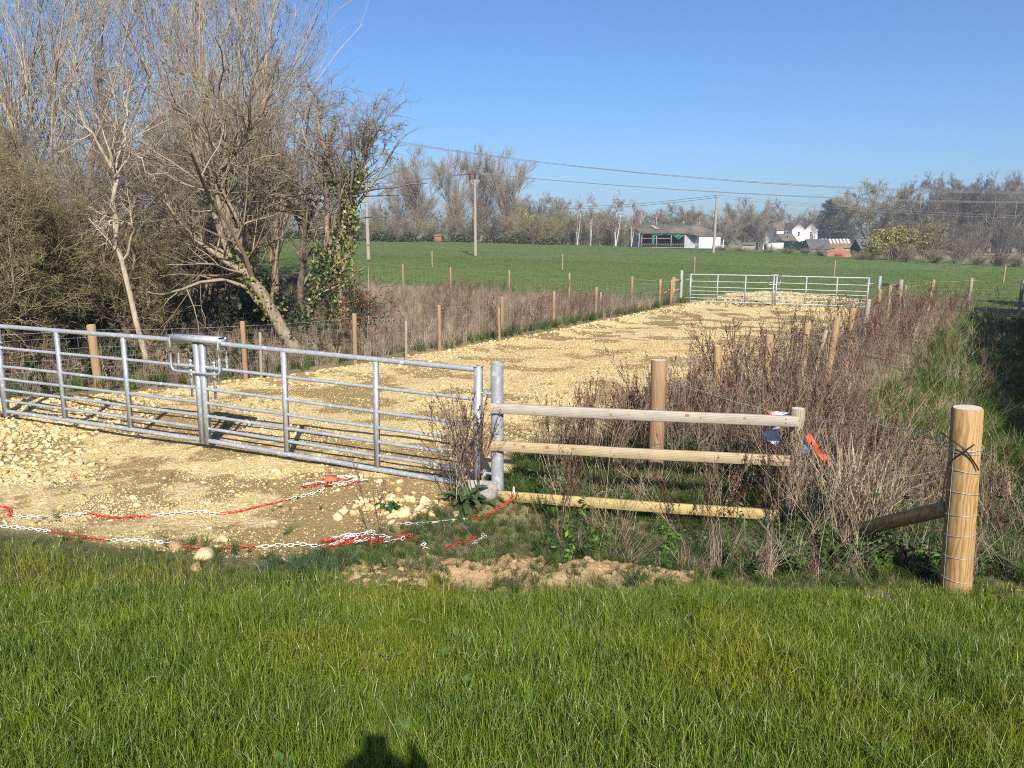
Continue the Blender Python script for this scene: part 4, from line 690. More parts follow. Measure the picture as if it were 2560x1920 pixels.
    x, y = pts_in(7000, (-16, 40, 28.5, 50), lambda x, y: np.exp(-((y - field_edge(x) - 1.5) / 2.6) ** 2)); n = len(x); scatter(mb, SHORT, x, y, zat(x, y) - .02, rng.uniform(.15, .3, n), cmix(n, [(.13, .17, .05), (.2, .2, .09), (.1, .15, .04)], .15), zs=rng.uniform(.12, .3, n), tilt=.3)
    x, y = pts_in(14000, (-60, 70, 70, 150), lambda x, y: .8); n = len(x); scatter(mb, SHORT, x, y, zat(x, y) - .03, rng.uniform(.3, .6, n), cmix(n, [(.08, .125, .028), (.10, .145, .036), (.12, .155, .055)], .12), zs=rng.uniform(.08, .18, n), tilt=.25)
    tag(mb.build('pasture_grass', M['fieldgrass']), 'short green pasture grass of the far field', 'grass', kind='stuff')
    mb = MB()     # low green leaves: nettles, brambles
    put(mb, NETTLE, pts_in(2600, (.3, 5.5, 4.6, 8.3), lambda x, y: (y > lawn_edge(x) + .08 + .2 * (x < 1.2)) * not_track(x, y) * (1 - .7 * front(x, y)) * clumpy(x, y, 1.2, 95, .4, .58) * .75 * (1 - soil_mask(x, y))), .12, .34, C_NET, .2, zoff=-.03)
    put(mb, NETTLE, pts_in(600, (-.7, 2.4, 5.2, 6.9), lambda x, y: clumpy(x, y, 2, 97, .45, .55) * .5 * (1 - soil_mask(x, y))), .07, .16, C_NET + [(.1, .16, .03)], .2, zoff=-.03)
    put(mb, NETTLE, pts_in(5200, (-26, 3, 11.5, 40), lambda x, y: left_rough(x, y) * (x < np.interp(y, [11, 16, 22, 40], [-4.5, -3.2, -4, -8])) * clumpy(x, y, .5, 99, .36, .5)), .3, .9, [(.035, .06, .018), (.03, .05, .016), (.05, .07, .02), (.08, .055, .03)], .25, zoff=-.05)
    put(mb, NETTLE, pts_in(900, (5, 14, 6, 24), lambda x, y: fz(x, y, 2.5, 8, 0, 20) * clumpy(x, y, .8, 101, .5, .6)), .2, .5, C_NET, .2)
    tag(mb.build('nettles_and_brambles', M['leafy']), 'low nettles and bramble leaves between the stems', 'undergrowth', kind='stuff')
weeds()
def plant(name, prots, x, y, s, col, m, label, cat, n=1, spread=0, group=None, tilt=.15):
    mb = MB(); r = np.sqrt(rng.uniform(0, 1, n)) * spread; a = rng.uniform(0, 6.28, n); X = r * np.cos(a); Y = r * np.sin(a); sc = s * rng.uniform(.75, 1.1, n); scatter(mb, prots, X, Y, zat(X + x, Y + y) - gz(x, y) - .01, sc, cmix(n, col, .15), tilt=tilt); o = mb.build(name, M[m]); o.location = (x, y, gz(x, y)); return tag(o, label, cat, group)
def leaf_rosette(name, x, y, n, L, W, label, cols, cat='plant', stand=.8):
    mb = MB()
    for i in range(n):
        a = rng.uniform(0, 6.28); l = L * rng.uniform(.6, 1.1); w = W * rng.uniform(.7, 1.2); el = rng.uniform(.35, 1.25) * stand; d = np.array([math.cos(a), math.sin(a), 0]); sd = np.array([-d[1], d[0], 0]); k = 7; rows = []
        for j in range(k):
            t = j / (k - 1); e = el - 1.1 * t * t * (1.2 - el * .3); p = d * l * t * math.cos(el * (1 - .5 * t)) + np.array([0, 0, l * (t * math.sin(el) - .55 * t ** 2.4)]); ww = w * (.16 + math.sin(min(1, max(0, (t - .25) / .75)) * math.pi * .93) ** .8 if t > .25 else .16); wv = .012 * math.sin(t * 17 + i)
            rows += [p - sd * ww / 2 + np.array([0, 0, wv + ww * .12]), p, p + sd * ww / 2 + np.array([0, 0, ww * .12 - wv])]
        c = cmix(1, cols, .12)[0]; mb.add(np.array(rows), quads=[(j * 3 + m_, j * 3 + m_ + 1, j * 3 + m_ + 4, j * 3 + m_ + 3) for j in range(k - 1) for m_ in range(2)], col=c)
    o = mb.build(name, M['leafy'], smooth=True); o.location = (x, y, gz(x, y)); return tag(o, label, cat)
leaf_rosette('dock_plant', .28, 6.98, 22, .42, .11, 'broad-leaved green dock plant behind the timber rails beside the steel post', [(.06, .12, .025), (.045, .095, .025), (.08, .14, .03)], stand=.9)
leaf_rosette('dock_plant', -.42, 6.5, 26, .30, .055, 'narrow-leaved green dock at the foot of the dead stalks before the gate', [(.09, .15, .045), (.07, .12, .04)], stand=1.25)
leaf_rosette('dock_plant', 1.02, 5.0, 14, .16, .06, 'small leafy dock by the soil patch below the timber rails', [(.06, .12, .03)], stand=.7)
leaf_rosette('poppy_plant', -1.08, 6.33, 60, .13, .035, 'small round bright green ferny plant among the yellow boulders', [(.045, .12, .025), (.06, .145, .03)], stand=.75)
plant('dead_dock', DOCK, -.42, 6.55, 1.02, C_RED, 'drygrass', 'clump of branching red-brown dead docks in front of the near gate end', 'dead weeds', 16, .17, tilt=.2)
plant('dead_dock', DOCK, -1.02, 5.35, .78, C_RED, 'drygrass', 'single thin dead stalk standing in the big chain heap', 'dead weeds', 2, .04)
plant('dead_dock', DOCK, .35, 5.75, .85, C_RED, 'drygrass', 'dark dead dock stalks before the left end of the lowest rail', 'dead weeds', 4, .07)
plant('dead_dock', DOCK, 1.55, 5.65, .8, C_RED + C_PINK, 'drygrass', 'bushy dead dock clump covering the lowest rail towards its right end', 'dead weeds', 9, .2, tilt=.3)
plant('dead_dock', STEM, .85, 5.7, .6, C_DRY, 'drygrass', 'small sheaf of pale dead stems before the middle of the lowest rail', 'dead weeds', 26, .1, tilt=.45)
plant('straw_clump', DRY, 2.92, 6.12, .98, [(.52, .41, .26), (.44, .34, .21)], 'drygrass', 'upright clump of pale straw between the wooden post and the strainer', 'dry grass', 14, .17, tilt=.1)
plant('straw_clump', DRY, 3.9, 6.9, .7, C_DRY, 'drygrass', 'low spreading pale straw clump behind the slanting strut', 'dry grass', 16, .4, tilt=.3)
plant('grass_tuft', GT, -1.35, 4.78, .20, [(.09, .145, .06), (.075, .13, .05)], 'grass', 'blue-green grass tuft beside the soil clods at the lawn edge', 'grass tuft', 26, .30, tilt=.3)
plant('nettle_patch', NETTLE, 1.75, 4.95, .26, C_NET, 'leafy', 'dark green nettle patch at the lawn edge under the bent dead stems', 'nettles', 26, .3)
plant('nettle_patch', NETTLE, 2.35, 5.05, .30, C_NET, 'leafy', 'bright nettle patch in front of the slanting strut', 'nettles', 22, .28)
plant('bramble', STEM, 1.95, 4.75, .55, C_RED + C_DRY, 'drygrass', 'tangle of bent broken dead stalks at the lawn edge', 'dead weeds', 22, .22, tilt=.8)
def bramble_arch():
    mb = MB(); P = []
    for i in range(30):
        a = rng.uniform(0, 6.28); L = rng.uniform(.5, 1.2); h = rng.uniform(.3, .8); c = np.array([rng.normal(0, .35), rng.normal(0, .5), 0]); P.append([c + np.array([math.cos(a) * L * u, math.sin(a) * L * u, h * math.sin(u * 2.6) - .05]) for u in np.linspace(0, 1, 6)])
    P = np.array(P); mb.tubes(P, np.broadcast_to(np.linspace(.004, .0015, 6), (30, 6)), 4, col=(.16, .07, .05)); C = P.reshape(-1, 3)[rng.integers(0, 180, 420)] + rng.normal(0, .06, (420, 3)); quads_at(mb, C, rng.uniform(.015, .035, 420), cmix(420, [(.03, .055, .018), (.045, .07, .02), (.09, .05, .03)]), .6, .6)
    o = mb.build('bramble_bush', M['leafy']); o.location = (4.05, 5.1, gz(4.05, 5.1)); tag(o, 'dark bramble bush with arching stems right of the thick strainer post', 'bramble')
bramble_arch()
# ------------------------------------------------------------------ trees
def branches(P, R, m, tr=(.3, 1.), ang=(45, 12), lf=(.35, .6), up=.15, wig=.12, k=5, rf=.55, rmin=.004, grav=0., Lmax=9):
    n, kk, _ = P.shape; idx = np.repeat(np.arange(n), m); N_ = n * m; t = rng.uniform(tr[0], tr[1], N_); u = t * (kk - 1); i = np.clip(u.astype(int), 0, kk - 2); f = (u - i)[:, None]
    p = P[idx, i] * (1 - f) + P[idx, i + 1] * f; T = P[idx, i + 1] - P[idx, i]; T /= np.linalg.norm(T, axis=1, keepdims=True) + 1e-9; r = R[idx, i] * (1 - f[:, 0]) + R[idx, i + 1] * f[:, 0]
    Lp = np.linalg.norm(np.diff(P, axis=1), axis=2).sum(1)[idx]; v = rvec(N_); v -= (v * T).sum(1, keepdims=True) * T; v /= np.linalg.norm(v, axis=1, keepdims=True) + 1e-9
    a = np.radians(rng.normal(ang[0], ang[1], N_))[:, None]; d = np.cos(a) * T + np.sin(a) * v; d[:, 2] += up; d /= np.linalg.norm(d, axis=1, keepdims=True); L = np.minimum(Lp * rng.uniform(lf[0], lf[1], N_) * (1.15 - .55 * t), Lmax)
    Q = np.empty((N_, k, 3)); Q[:, 0] = p
    for j in range(1, k):
        d = d + rng.normal(0, wig, (N_, 3)); d[:, 2] += grav; d /= np.linalg.norm(d, axis=1, keepdims=True); Q[:, j] = Q[:, j - 1] + d * (L / (k - 1))[:, None]
    r0 = np.maximum(r * rf, rmin); RR = r0[:, None] * np.linspace(1, .35, k)[None]; return Q, np.maximum(RR, rmin * .55)
def paths(ps, k): return np.array([smooth_path(np.asarray(p, float), k) for p in ps])
def leaves_on(mb, P, n, size, cols, jit, flat=.2, tr=(0, 1), asp=.75):
    a, k, _ = P.shape; i = rng.integers(0, a, n); u = rng.uniform(tr[0], tr[1], n) * (k - 1); j = np.clip(u.astype(int), 0, k - 2); f = (u - j)[:, None]; C = P[i, j] * (1 - f) + P[i, j + 1] * f + rng.normal(0, 1, (n, 3)) * jit; quads_at(mb, C, rng.uniform(.6, 1.25, n) * size, cmix(n, cols, .2), flat, asp)
def tree(label, trunks, radii, levels, bark=(1, 1, 1), tw=(.3, .25, .18), cat='tree', group='bare trees of the wood on the left', name='bare_tree', ivy=None, buds=None, k0=10, twm='twig'):
    """trunks: world polylines; levels: list of dicts for branches()"""
    base = np.array(trunks[0][0], float); t = empty(name, base, label, cat, group); P = paths(trunks, k0) - base; R = np.array([np.interp(np.linspace(0, 1, k0), np.linspace(0, 1, len(r)), r) for r in radii]); tm = MB(); w = P.copy(); w[:, 1:-1] += rng.normal(0, .03, w[:, 1:-1].shape); P = w
    tm.tubes(P, R, 9, col=bark); PP, RR = P, R; cm = MB(); lv = []
    for i, l in enumerate(levels):
        Q, S = branches(PP, RR, **l); sd = 5 if i == 0 else (4 if i == 1 else 3); c = cmix(len(Q), [bark if i == 0 else tw], .16) if not isinstance(tw, list) or i == 0 else cmix(len(Q), tw, .14)
        (tm if i == 0 else cm).tubes(Q, S, sd, col=np.asarray(bark) * np.ones((len(Q), 3)) if i == 0 else c); lv.append(Q)
        if i == 0: PP, RR = np.concatenate([_rs(P, Q.shape[1]), Q]), np.concatenate([_rs1(R, Q.shape[1]), S])
        else: PP, RR = Q, S
    if buds: leaves_on(cm, lv[-1], buds[0], buds[1], buds[2], buds[3], .1, (.3, 1))
    tm.build('trunk', M['bark'], t, True); cm.build('crown', M[twm], t)
    if ivy: im = MB(); leaves_on(im, P[ivy[4]] if len(ivy) > 4 else P, ivy[0], ivy[1], ivy[2], ivy[3], .1, ivy[5] if len(ivy) > 5 else (0, .7)); im.build('ivy', M['ivy'], t)
    return t
def _rs(P, k): u = np.linspace(0, P.shape[1] - 1, k); i = np.clip(u.astype(int), 0, P.shape[1] - 2); f = (u - i)[None, :, None]; return P[:, i] * (1 - f) + P[:, i + 1] * f
def _rs1(R, k): u = np.linspace(0, R.shape[1] - 1, k); i = np.clip(u.astype(int), 0, R.shape[1] - 2); f = (u - i)[None, :]; return R[:, i] * (1 - f) + R[:, i + 1] * f
def wp(pts, D, dd=0): return [tuple(at(p[0], p[1], D + dd * i / max(1, len(pts) - 1) + (p[2] if len(p) > 2 else 0))) for i, p in enumerate(pts)]
def ground0(path): p = list(path); p[0] = (p[0][0], p[0][1], gz(p[0][0], p[0][1]) - .1); return p
GREYTW = [(.25, .195, .13), (.31, .25, .17), (.20, .155, .10)]; OLIVE = [(.225, .175, .085), (.17, .13, .065), (.285, .225, .11)]; BROWN = [(.21, .165, .115), (.25, .20, .14), (.155, .12, .085)]; PALETW = [(.42, .37, .29), (.34, .29, .22), (.27, .22, .16)]
L0 = lambda **k: dict(dict(m=9, tr=(.35, .98), ang=(42, 12), lf=(.3, .5), up=.25, wig=.13, k=7, rf=.55, rmin=.012), **k)
L1 = lambda **k: dict(dict(m=7, tr=(.2, 1), ang=(42, 15), lf=(.35, .6), up=.12, wig=.16, k=6, rf=.55, rmin=.007), **k)
L2 = lambda **k: dict(dict(m=7, tr=(.15, 1), ang=(40, 15), lf=(.35, .65), up=.08, wig=.18, k=4, rf=.55, rmin=.0045), **k)
L3 = lambda **k: dict(dict(m=4, tr=(.15, 1), ang=(40, 16), lf=(.4, .75), up=.05, wig=.2, k=3, rf=.6, rmin=.0032), **k)
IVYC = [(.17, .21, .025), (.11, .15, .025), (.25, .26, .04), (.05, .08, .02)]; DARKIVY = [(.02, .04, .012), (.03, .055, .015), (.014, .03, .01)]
def near_wood():
    D = 18.6
    tree('grey leaning tree whose ridged trunk slants up to the left from the stock fence', [ground0(wp([(645, 748), (600, 692), (565, 640), (535, 585), (505, 520), (482, 455), (478, 390), (486, 300), (480, 215), (470, 150)], D)), wp([(600, 692), (560, 650), (520, 600), (500, 560), (470, 480), (455, 420), (430, 330), (400, 250)], D, .8), wp([(510, 530), (490, 500), (470, 440), (465, 380), (520, 300), (560, 250), (590, 190)], D, -1), wp([(565, 640), (540, 600), (480, 560), (430, 520), (390, 480), (350, 430)], D, -.7)],
         [[.16, .14, .12, .1, .075, .045, .02], [.11, .09, .06, .03], [.07, .05, .02], [.08, .05, .02]], [L0(m=8, Lmax=2.2, up=.45, wig=.2, ang=(38, 12)), L1(wig=.2), L2(), L3(m=3)], (1.05, 1, .95), GREYTW, ivy=(420, .05, IVYC, .13, slice(0, 1), (.12, .42)), k0=14)
    D = 21.5
    tree('twisted ivy-hung tree beside the first utility pole, its crown reaching out to the right', [ground0(wp([(733, 705), (738, 640), (728, 590), (735, 520), (742, 470), (738, 420), (715, 370), (700, 320), (690, 270), (692, 225)], D)), wp([(735, 600), (755, 540), (758, 480), (762, 420), (770, 380), (790, 330), (800, 290), (815, 255)], D, -.8), wp([(728, 590), (712, 540), (708, 480), (700, 420), (680, 370), (660, 300), (640, 230)], D, .8), wp([(742, 470), (765, 410), (785, 350), (808, 300), (830, 270)], D, -1)],
         [[.13, .12, .1, .08, .055, .02], [.09, .07, .045, .012], [.09, .07, .05, .015], [.045, .03, .012]], [L0(m=10, Lmax=1.15, wig=.24, up=.2), L1(wig=.22), L2(m=6, wig=.22), L3(m=3)], (.95, .9, .85), [(.2, .165, .125), (.26, .22, .17)], ivy=(1900, .05, IVYC, .14, slice(0, 2), (.02, .62)), k0=14)
    tree('ivy-smothered thin stem between the leaning tree and the ivy-hung tree', [ground0(wp([(668, 735), (672, 660), (690, 600), (700, 540), (715, 500)], 20.5))], [[.06, .05, .03]], [L0(m=5, Lmax=1), L1(m=4)], (.8, .8, .7), GREYTW, ivy=(800, .05, IVYC + DARKIVY, .12, slice(0, 1), (0, .8)))
    D = 15.5
    tree('pale silvery dead-looking tree with forked white limbs in front of the brown thicket', [ground0(wp([(322, 775), (300, 715), (285, 650), (268, 560), (250, 500), (245, 440), (252, 400), (243, 360), (240, 320)], D)), wp([(243, 365), (215, 315), (180, 260), (165, 200), (160, 120)], D, -.5), wp([(243, 370), (262, 320), (268, 270), (275, 215), (290, 160)], D, .4), wp([(252, 400), (275, 345), (300, 340), (320, 380)], D, -.3), wp([(268, 560), (290, 500), (260, 480), (205, 485)], D, -.6)],
         [[.06, .052, .045, .04, .032], [.032, .02, .01], [.025, .018, .008], [.022, .014, .007], [.028, .02, .01]], [L0(m=6, Lmax=1.5), L1(m=5, Lmax=.9), L2(m=4, Lmax=.5)], (1.45, 1.45, 1.4), PALETW, k0=12)
    specs = [  # px, top py, D, lean, label
        (-25, -190, 31, 20, 'tall upswept bare tree at the extreme left edge of the wood'), (62, -230, 33, 10, 'tall yellowish-stemmed bare tree, first full one from the left edge'), (128, -170, 30, -5, 'tall bare tree right behind the forked silvery limbs'), (205, -150, 34, 15, 'tall bare tree with thin straight stems at the left of the sky gap'), (262, -60, 37, 5, 'shorter upswept bare tree bordering the sky gap'),
        (405, -160, 32, -18, 'tall fan-shaped bare tree just right of the sky gap'), (455, -260, 31, 0, 'tallest bare tree of the wood, behind the leaning trunk'), (510, -230, 34, 12, 'tall slender bare tree over the fork of the leaning tree'), (553, -150, 30, 6, 'tall pale-stemmed bare tree at the right shoulder of the wood'), (598, 110, 32, -14, 'rightmost tall bare tree of the wood, lower crown against the sky')]
    for px, py, D, lean, lab in specs:
        b = at(px, 700, D); b[2] = gz(b[0], b[1]) - .1; top = at(px + lean, py, D); st = []; rad = []
        for s in range(5):
            o = rng.normal(0, .45, 3) * np.array([1, 1, 0]); e = top + rng.normal(0, 1, 3) * np.array([.9, 1.0, .8]) + np.array([(s - 2) * (1.45 if px < 540 else .5), 0, -abs(s - 1.8) * .8]); m1 = b + (e - b) * np.array([.12, .2, .3]) + o * .3; m2 = b + (e - b) * np.array([.5, .6, .65]) + o * .8; st.append([tuple(b + o * .12), tuple(m1), tuple(m2), tuple(e)]); rad.append([.095 - .012 * s, .06 - .006 * s, .032, .008])
        tree(lab, st, rad, [L0(m=9, tr=(.2, .98), ang=(28, 8), lf=(.22, .36), up=.4, wig=.08, rmin=.013, Lmax=3.8), L1(m=5, ang=(26, 9), up=.35, wig=.09, rmin=.008, lf=(.4, .7)), L2(m=4, ang=(28, 10), up=.3, wig=.12, rmin=.0055, lf=(.4, .75)), L3(m=2, up=.25, rmin=.0045)], (1.35, 1.22, 1.0), [(.37, .32, .24), (.43, .38, .29), (.26, .215, .16)], k0=10, buds=(500, .022, [(.16, .10, .07)], .03))
    shr = [  # px, py base, top, D, width, colours, label
        (20, 770, 250, 16.5, 2.6, OLIVE, 'olive-brown twiggy willow shrub at the left edge behind the gate'), (120, 770, 330, 18, 2.6, OLIVE, 'olive willow shrub left of the silvery forked tree'), (200, 770, 250, 21, 3.0, BROWN, 'dense brown thicket behind the silvery forked tree'), (330, 760, 170, 23, 3.4, BROWN, 'dense domed brown thicket in the middle of the wood'), (420, 745, 190, 22.5, 3.0, BROWN, 'dense brown thicket behind the leaning trunk'),
        (60, 760, 180, 24, 3.2, BROWN, 'tall purplish-brown thicket in the far left of the wood'), (-60, 790, 380, 14.5, 2.2, OLIVE, 'low olive scrub beyond the left frame edge by the fence'), (270, 760, 430, 19, 2.4, OLIVE, 'low olive scrub around the silvery trunk'), (470, 740, 400, 24.5, 2.6, [(.1, .08, .055), (.13, .1, .07)], 'dark low scrub filling the shade under the leaning tree')]
    for px, pb, py, D, w, cols, lab in shr:
        b = at(px, pb, D); b[2] = gz(b[0], b[1]) - .05; top = at(px, py, D)[2] - b[2]; st = []; rad = []
        for s in range(9):
            a = rng.uniform(0, 6.28); r = w * .5 * rng.uniform(.2, 1); e = b + np.array([math.cos(a) * r, math.sin(a) * r, top * rng.uniform(.6, .95) * (1 - .25 * (r / w))]); m1 = b + (e - b) * .4 + rng.normal(0, .2, 3); st.append([tuple(b + rng.normal(0, .25, 3) * np.array([1, 1, 0])), tuple(m1), tuple(b + (e - b) * .72 + rng.normal(0, .25, 3)), tuple(e)]); rad.append([.05, .038, .024, .008])
        tree(lab, st, rad, [L0(m=8, tr=(.1, .95), ang=(55, 18), lf=(.3, .5), up=.1, wig=.2, Lmax=2.2, rmin=.01), L1(m=7, ang=(50, 18), wig=.22, rmin=.0065), L2(m=6, wig=.24, rmin=.005), L3(m=4, wig=.25, rmin=.0042)], (.8, .75, .68), cols, name='scrub_tree', k0=8, buds=(1500, .02, [(.18, .17, .05), (.1, .09, .035)], .05))
    for px, top, lean, D, w, lab in ((545, 235, 10, 25, 105, 'dark-stemmed spreading tree right of the leaning trunk, bare below'), (655, 215, 15, 26, 85, 'fine-twigged bare tree behind the ivy-hung tree, open below')):
        b = at(px, 690, D); b[2] = gz(b[0], b[1]) - .1; f1 = wp([(px, 690), (px - 4, 600), (px + 4, 520), (px + 3, 450)], D); f1[0] = tuple(b); st = [f1]; rad = [[.13, .11, .09, .06]]
        for s in range(7): u = (s - 3) / 3; st.append([f1[2], tuple(at(px + u * w * .35, 440, D + rng.normal(0, .5))), tuple(at(px + u * w * .75, 350 + 25 * abs(u), D + rng.normal(0, .9))), tuple(at(px + lean + u * w, top + 70 * abs(u) + rng.normal(0, 15), D + rng.normal(0, 1.1)))]); rad.append([.06, .05, .03, .008])
        tree(lab, st, rad, [L0(m=8, tr=(.25, 1), ang=(45, 14), lf=(.22, .4), Lmax=1.8, wig=.18), L1(m=6, wig=.2), L2(m=6, wig=.22), L3(m=3)], (.62, .58, .52), GREYTW, k0=8)
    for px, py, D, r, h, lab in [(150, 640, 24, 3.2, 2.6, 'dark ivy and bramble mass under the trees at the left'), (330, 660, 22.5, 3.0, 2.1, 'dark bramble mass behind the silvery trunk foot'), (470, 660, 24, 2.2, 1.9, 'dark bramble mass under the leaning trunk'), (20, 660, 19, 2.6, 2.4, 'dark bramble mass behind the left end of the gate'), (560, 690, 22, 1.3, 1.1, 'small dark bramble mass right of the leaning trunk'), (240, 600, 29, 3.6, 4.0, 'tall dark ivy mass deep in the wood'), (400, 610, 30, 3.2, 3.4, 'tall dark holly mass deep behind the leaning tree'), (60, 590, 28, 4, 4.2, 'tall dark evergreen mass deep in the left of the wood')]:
        b = at(px, py, D); z0 = gz(b[0], b[1]); n = 3600; mb = MB(); v = rvec(n) * (rng.uniform(.25, 1, n) ** .5)[:, None]; C = v * np.array([r, r * .8, h]); C[:, 2] = np.abs(C[:, 2]); C *= (.75 + .5 * vnoise(C[:, 0] * 1.3 + 50, C[:, 2] * 1.3 + C[:, 1] + 50, 7))[:, None]; quads_at(mb, C, rng.uniform(.04, .09, n), cmix(n, DARKIVY + [(.06, .04, .025), (.09, .07, .045)], .2), .3, .65); P = []  # leaf colours kept near black, painting in the shade inside the wood
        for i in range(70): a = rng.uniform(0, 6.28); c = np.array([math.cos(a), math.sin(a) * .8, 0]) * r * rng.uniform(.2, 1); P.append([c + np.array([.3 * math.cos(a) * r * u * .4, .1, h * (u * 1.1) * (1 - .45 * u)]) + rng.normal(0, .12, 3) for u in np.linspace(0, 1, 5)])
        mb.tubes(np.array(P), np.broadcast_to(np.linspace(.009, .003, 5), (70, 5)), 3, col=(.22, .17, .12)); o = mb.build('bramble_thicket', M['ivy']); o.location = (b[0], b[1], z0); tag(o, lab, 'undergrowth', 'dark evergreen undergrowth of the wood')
    # rose-hip bush
    b = at(775, 700, 18.2); z0 = gz(b[0], b[1]); mb = MB(); P = []
    for i in range(60): a = rng.uniform(0, 6.28); r = rng.uniform(.2, .95); h = rng.uniform(.7, 1.9); P.append([np.array([math.cos(a) * r * u * 1.3, math.sin(a) * r * u, h * math.sin(u * 2.0)]) + rng.normal(0, .05, 3) for u in np.linspace(0, 1, 6)])
    P = np.array(P); mb.tubes(P, np.broadcast_to(np.linspace(.007, .003, 6), (60, 6)), 3, col=(.2, .14, .09)); leaves_on(mb, P, 1300, .032, [(.03, .05, .015), (.06, .08, .02), (.10, .09, .03)], .1); t = empty('rose_bush', (b[0], b[1], z0), 'dark rose bush with orange and scarlet leaves behind the stock fence', 'bush'); mb.build('foliage', M['leafy'], t)
    mb = MB(); leaves_on(mb, P[:22], 170, .026, [(.50, .09, .02), (.52, .2, .03), (.42, .03, .02), (.3, .2, .04)], .06, .2, (.4, 1)); mb.build('coloured_leaves', M['leafy'], t)
    mb = MB(); mb.tubes(wp([(797, 700), (795, 650), (796, 600), (797, 575)], 18) - np.array([b[0], b[1], z0]), np.array([.014, .012, .01, .008]), 5, col=(.35, .28, .2)); mb.build('stem', M['twig'], t)
    for pts, lab in (([(585, 660), (592, 600), (598, 545), (602, 520)], 'bare snapped pole leaning upright right of the leaning trunk'), ([(565, 585), (582, 575), (612, 573)], None)):
        if lab: mb = MB(); mb.tubes(np.array(wp(pts, 19.5)) - np.array(at(585, 700, 19.5)) * 0, np.array([.045, .04, .03, .02]), 7, col=(.9, .8, .65)); k = mb.build('dead_stub', M['bark']); tag(k, lab, 'dead branch')
near_wood()
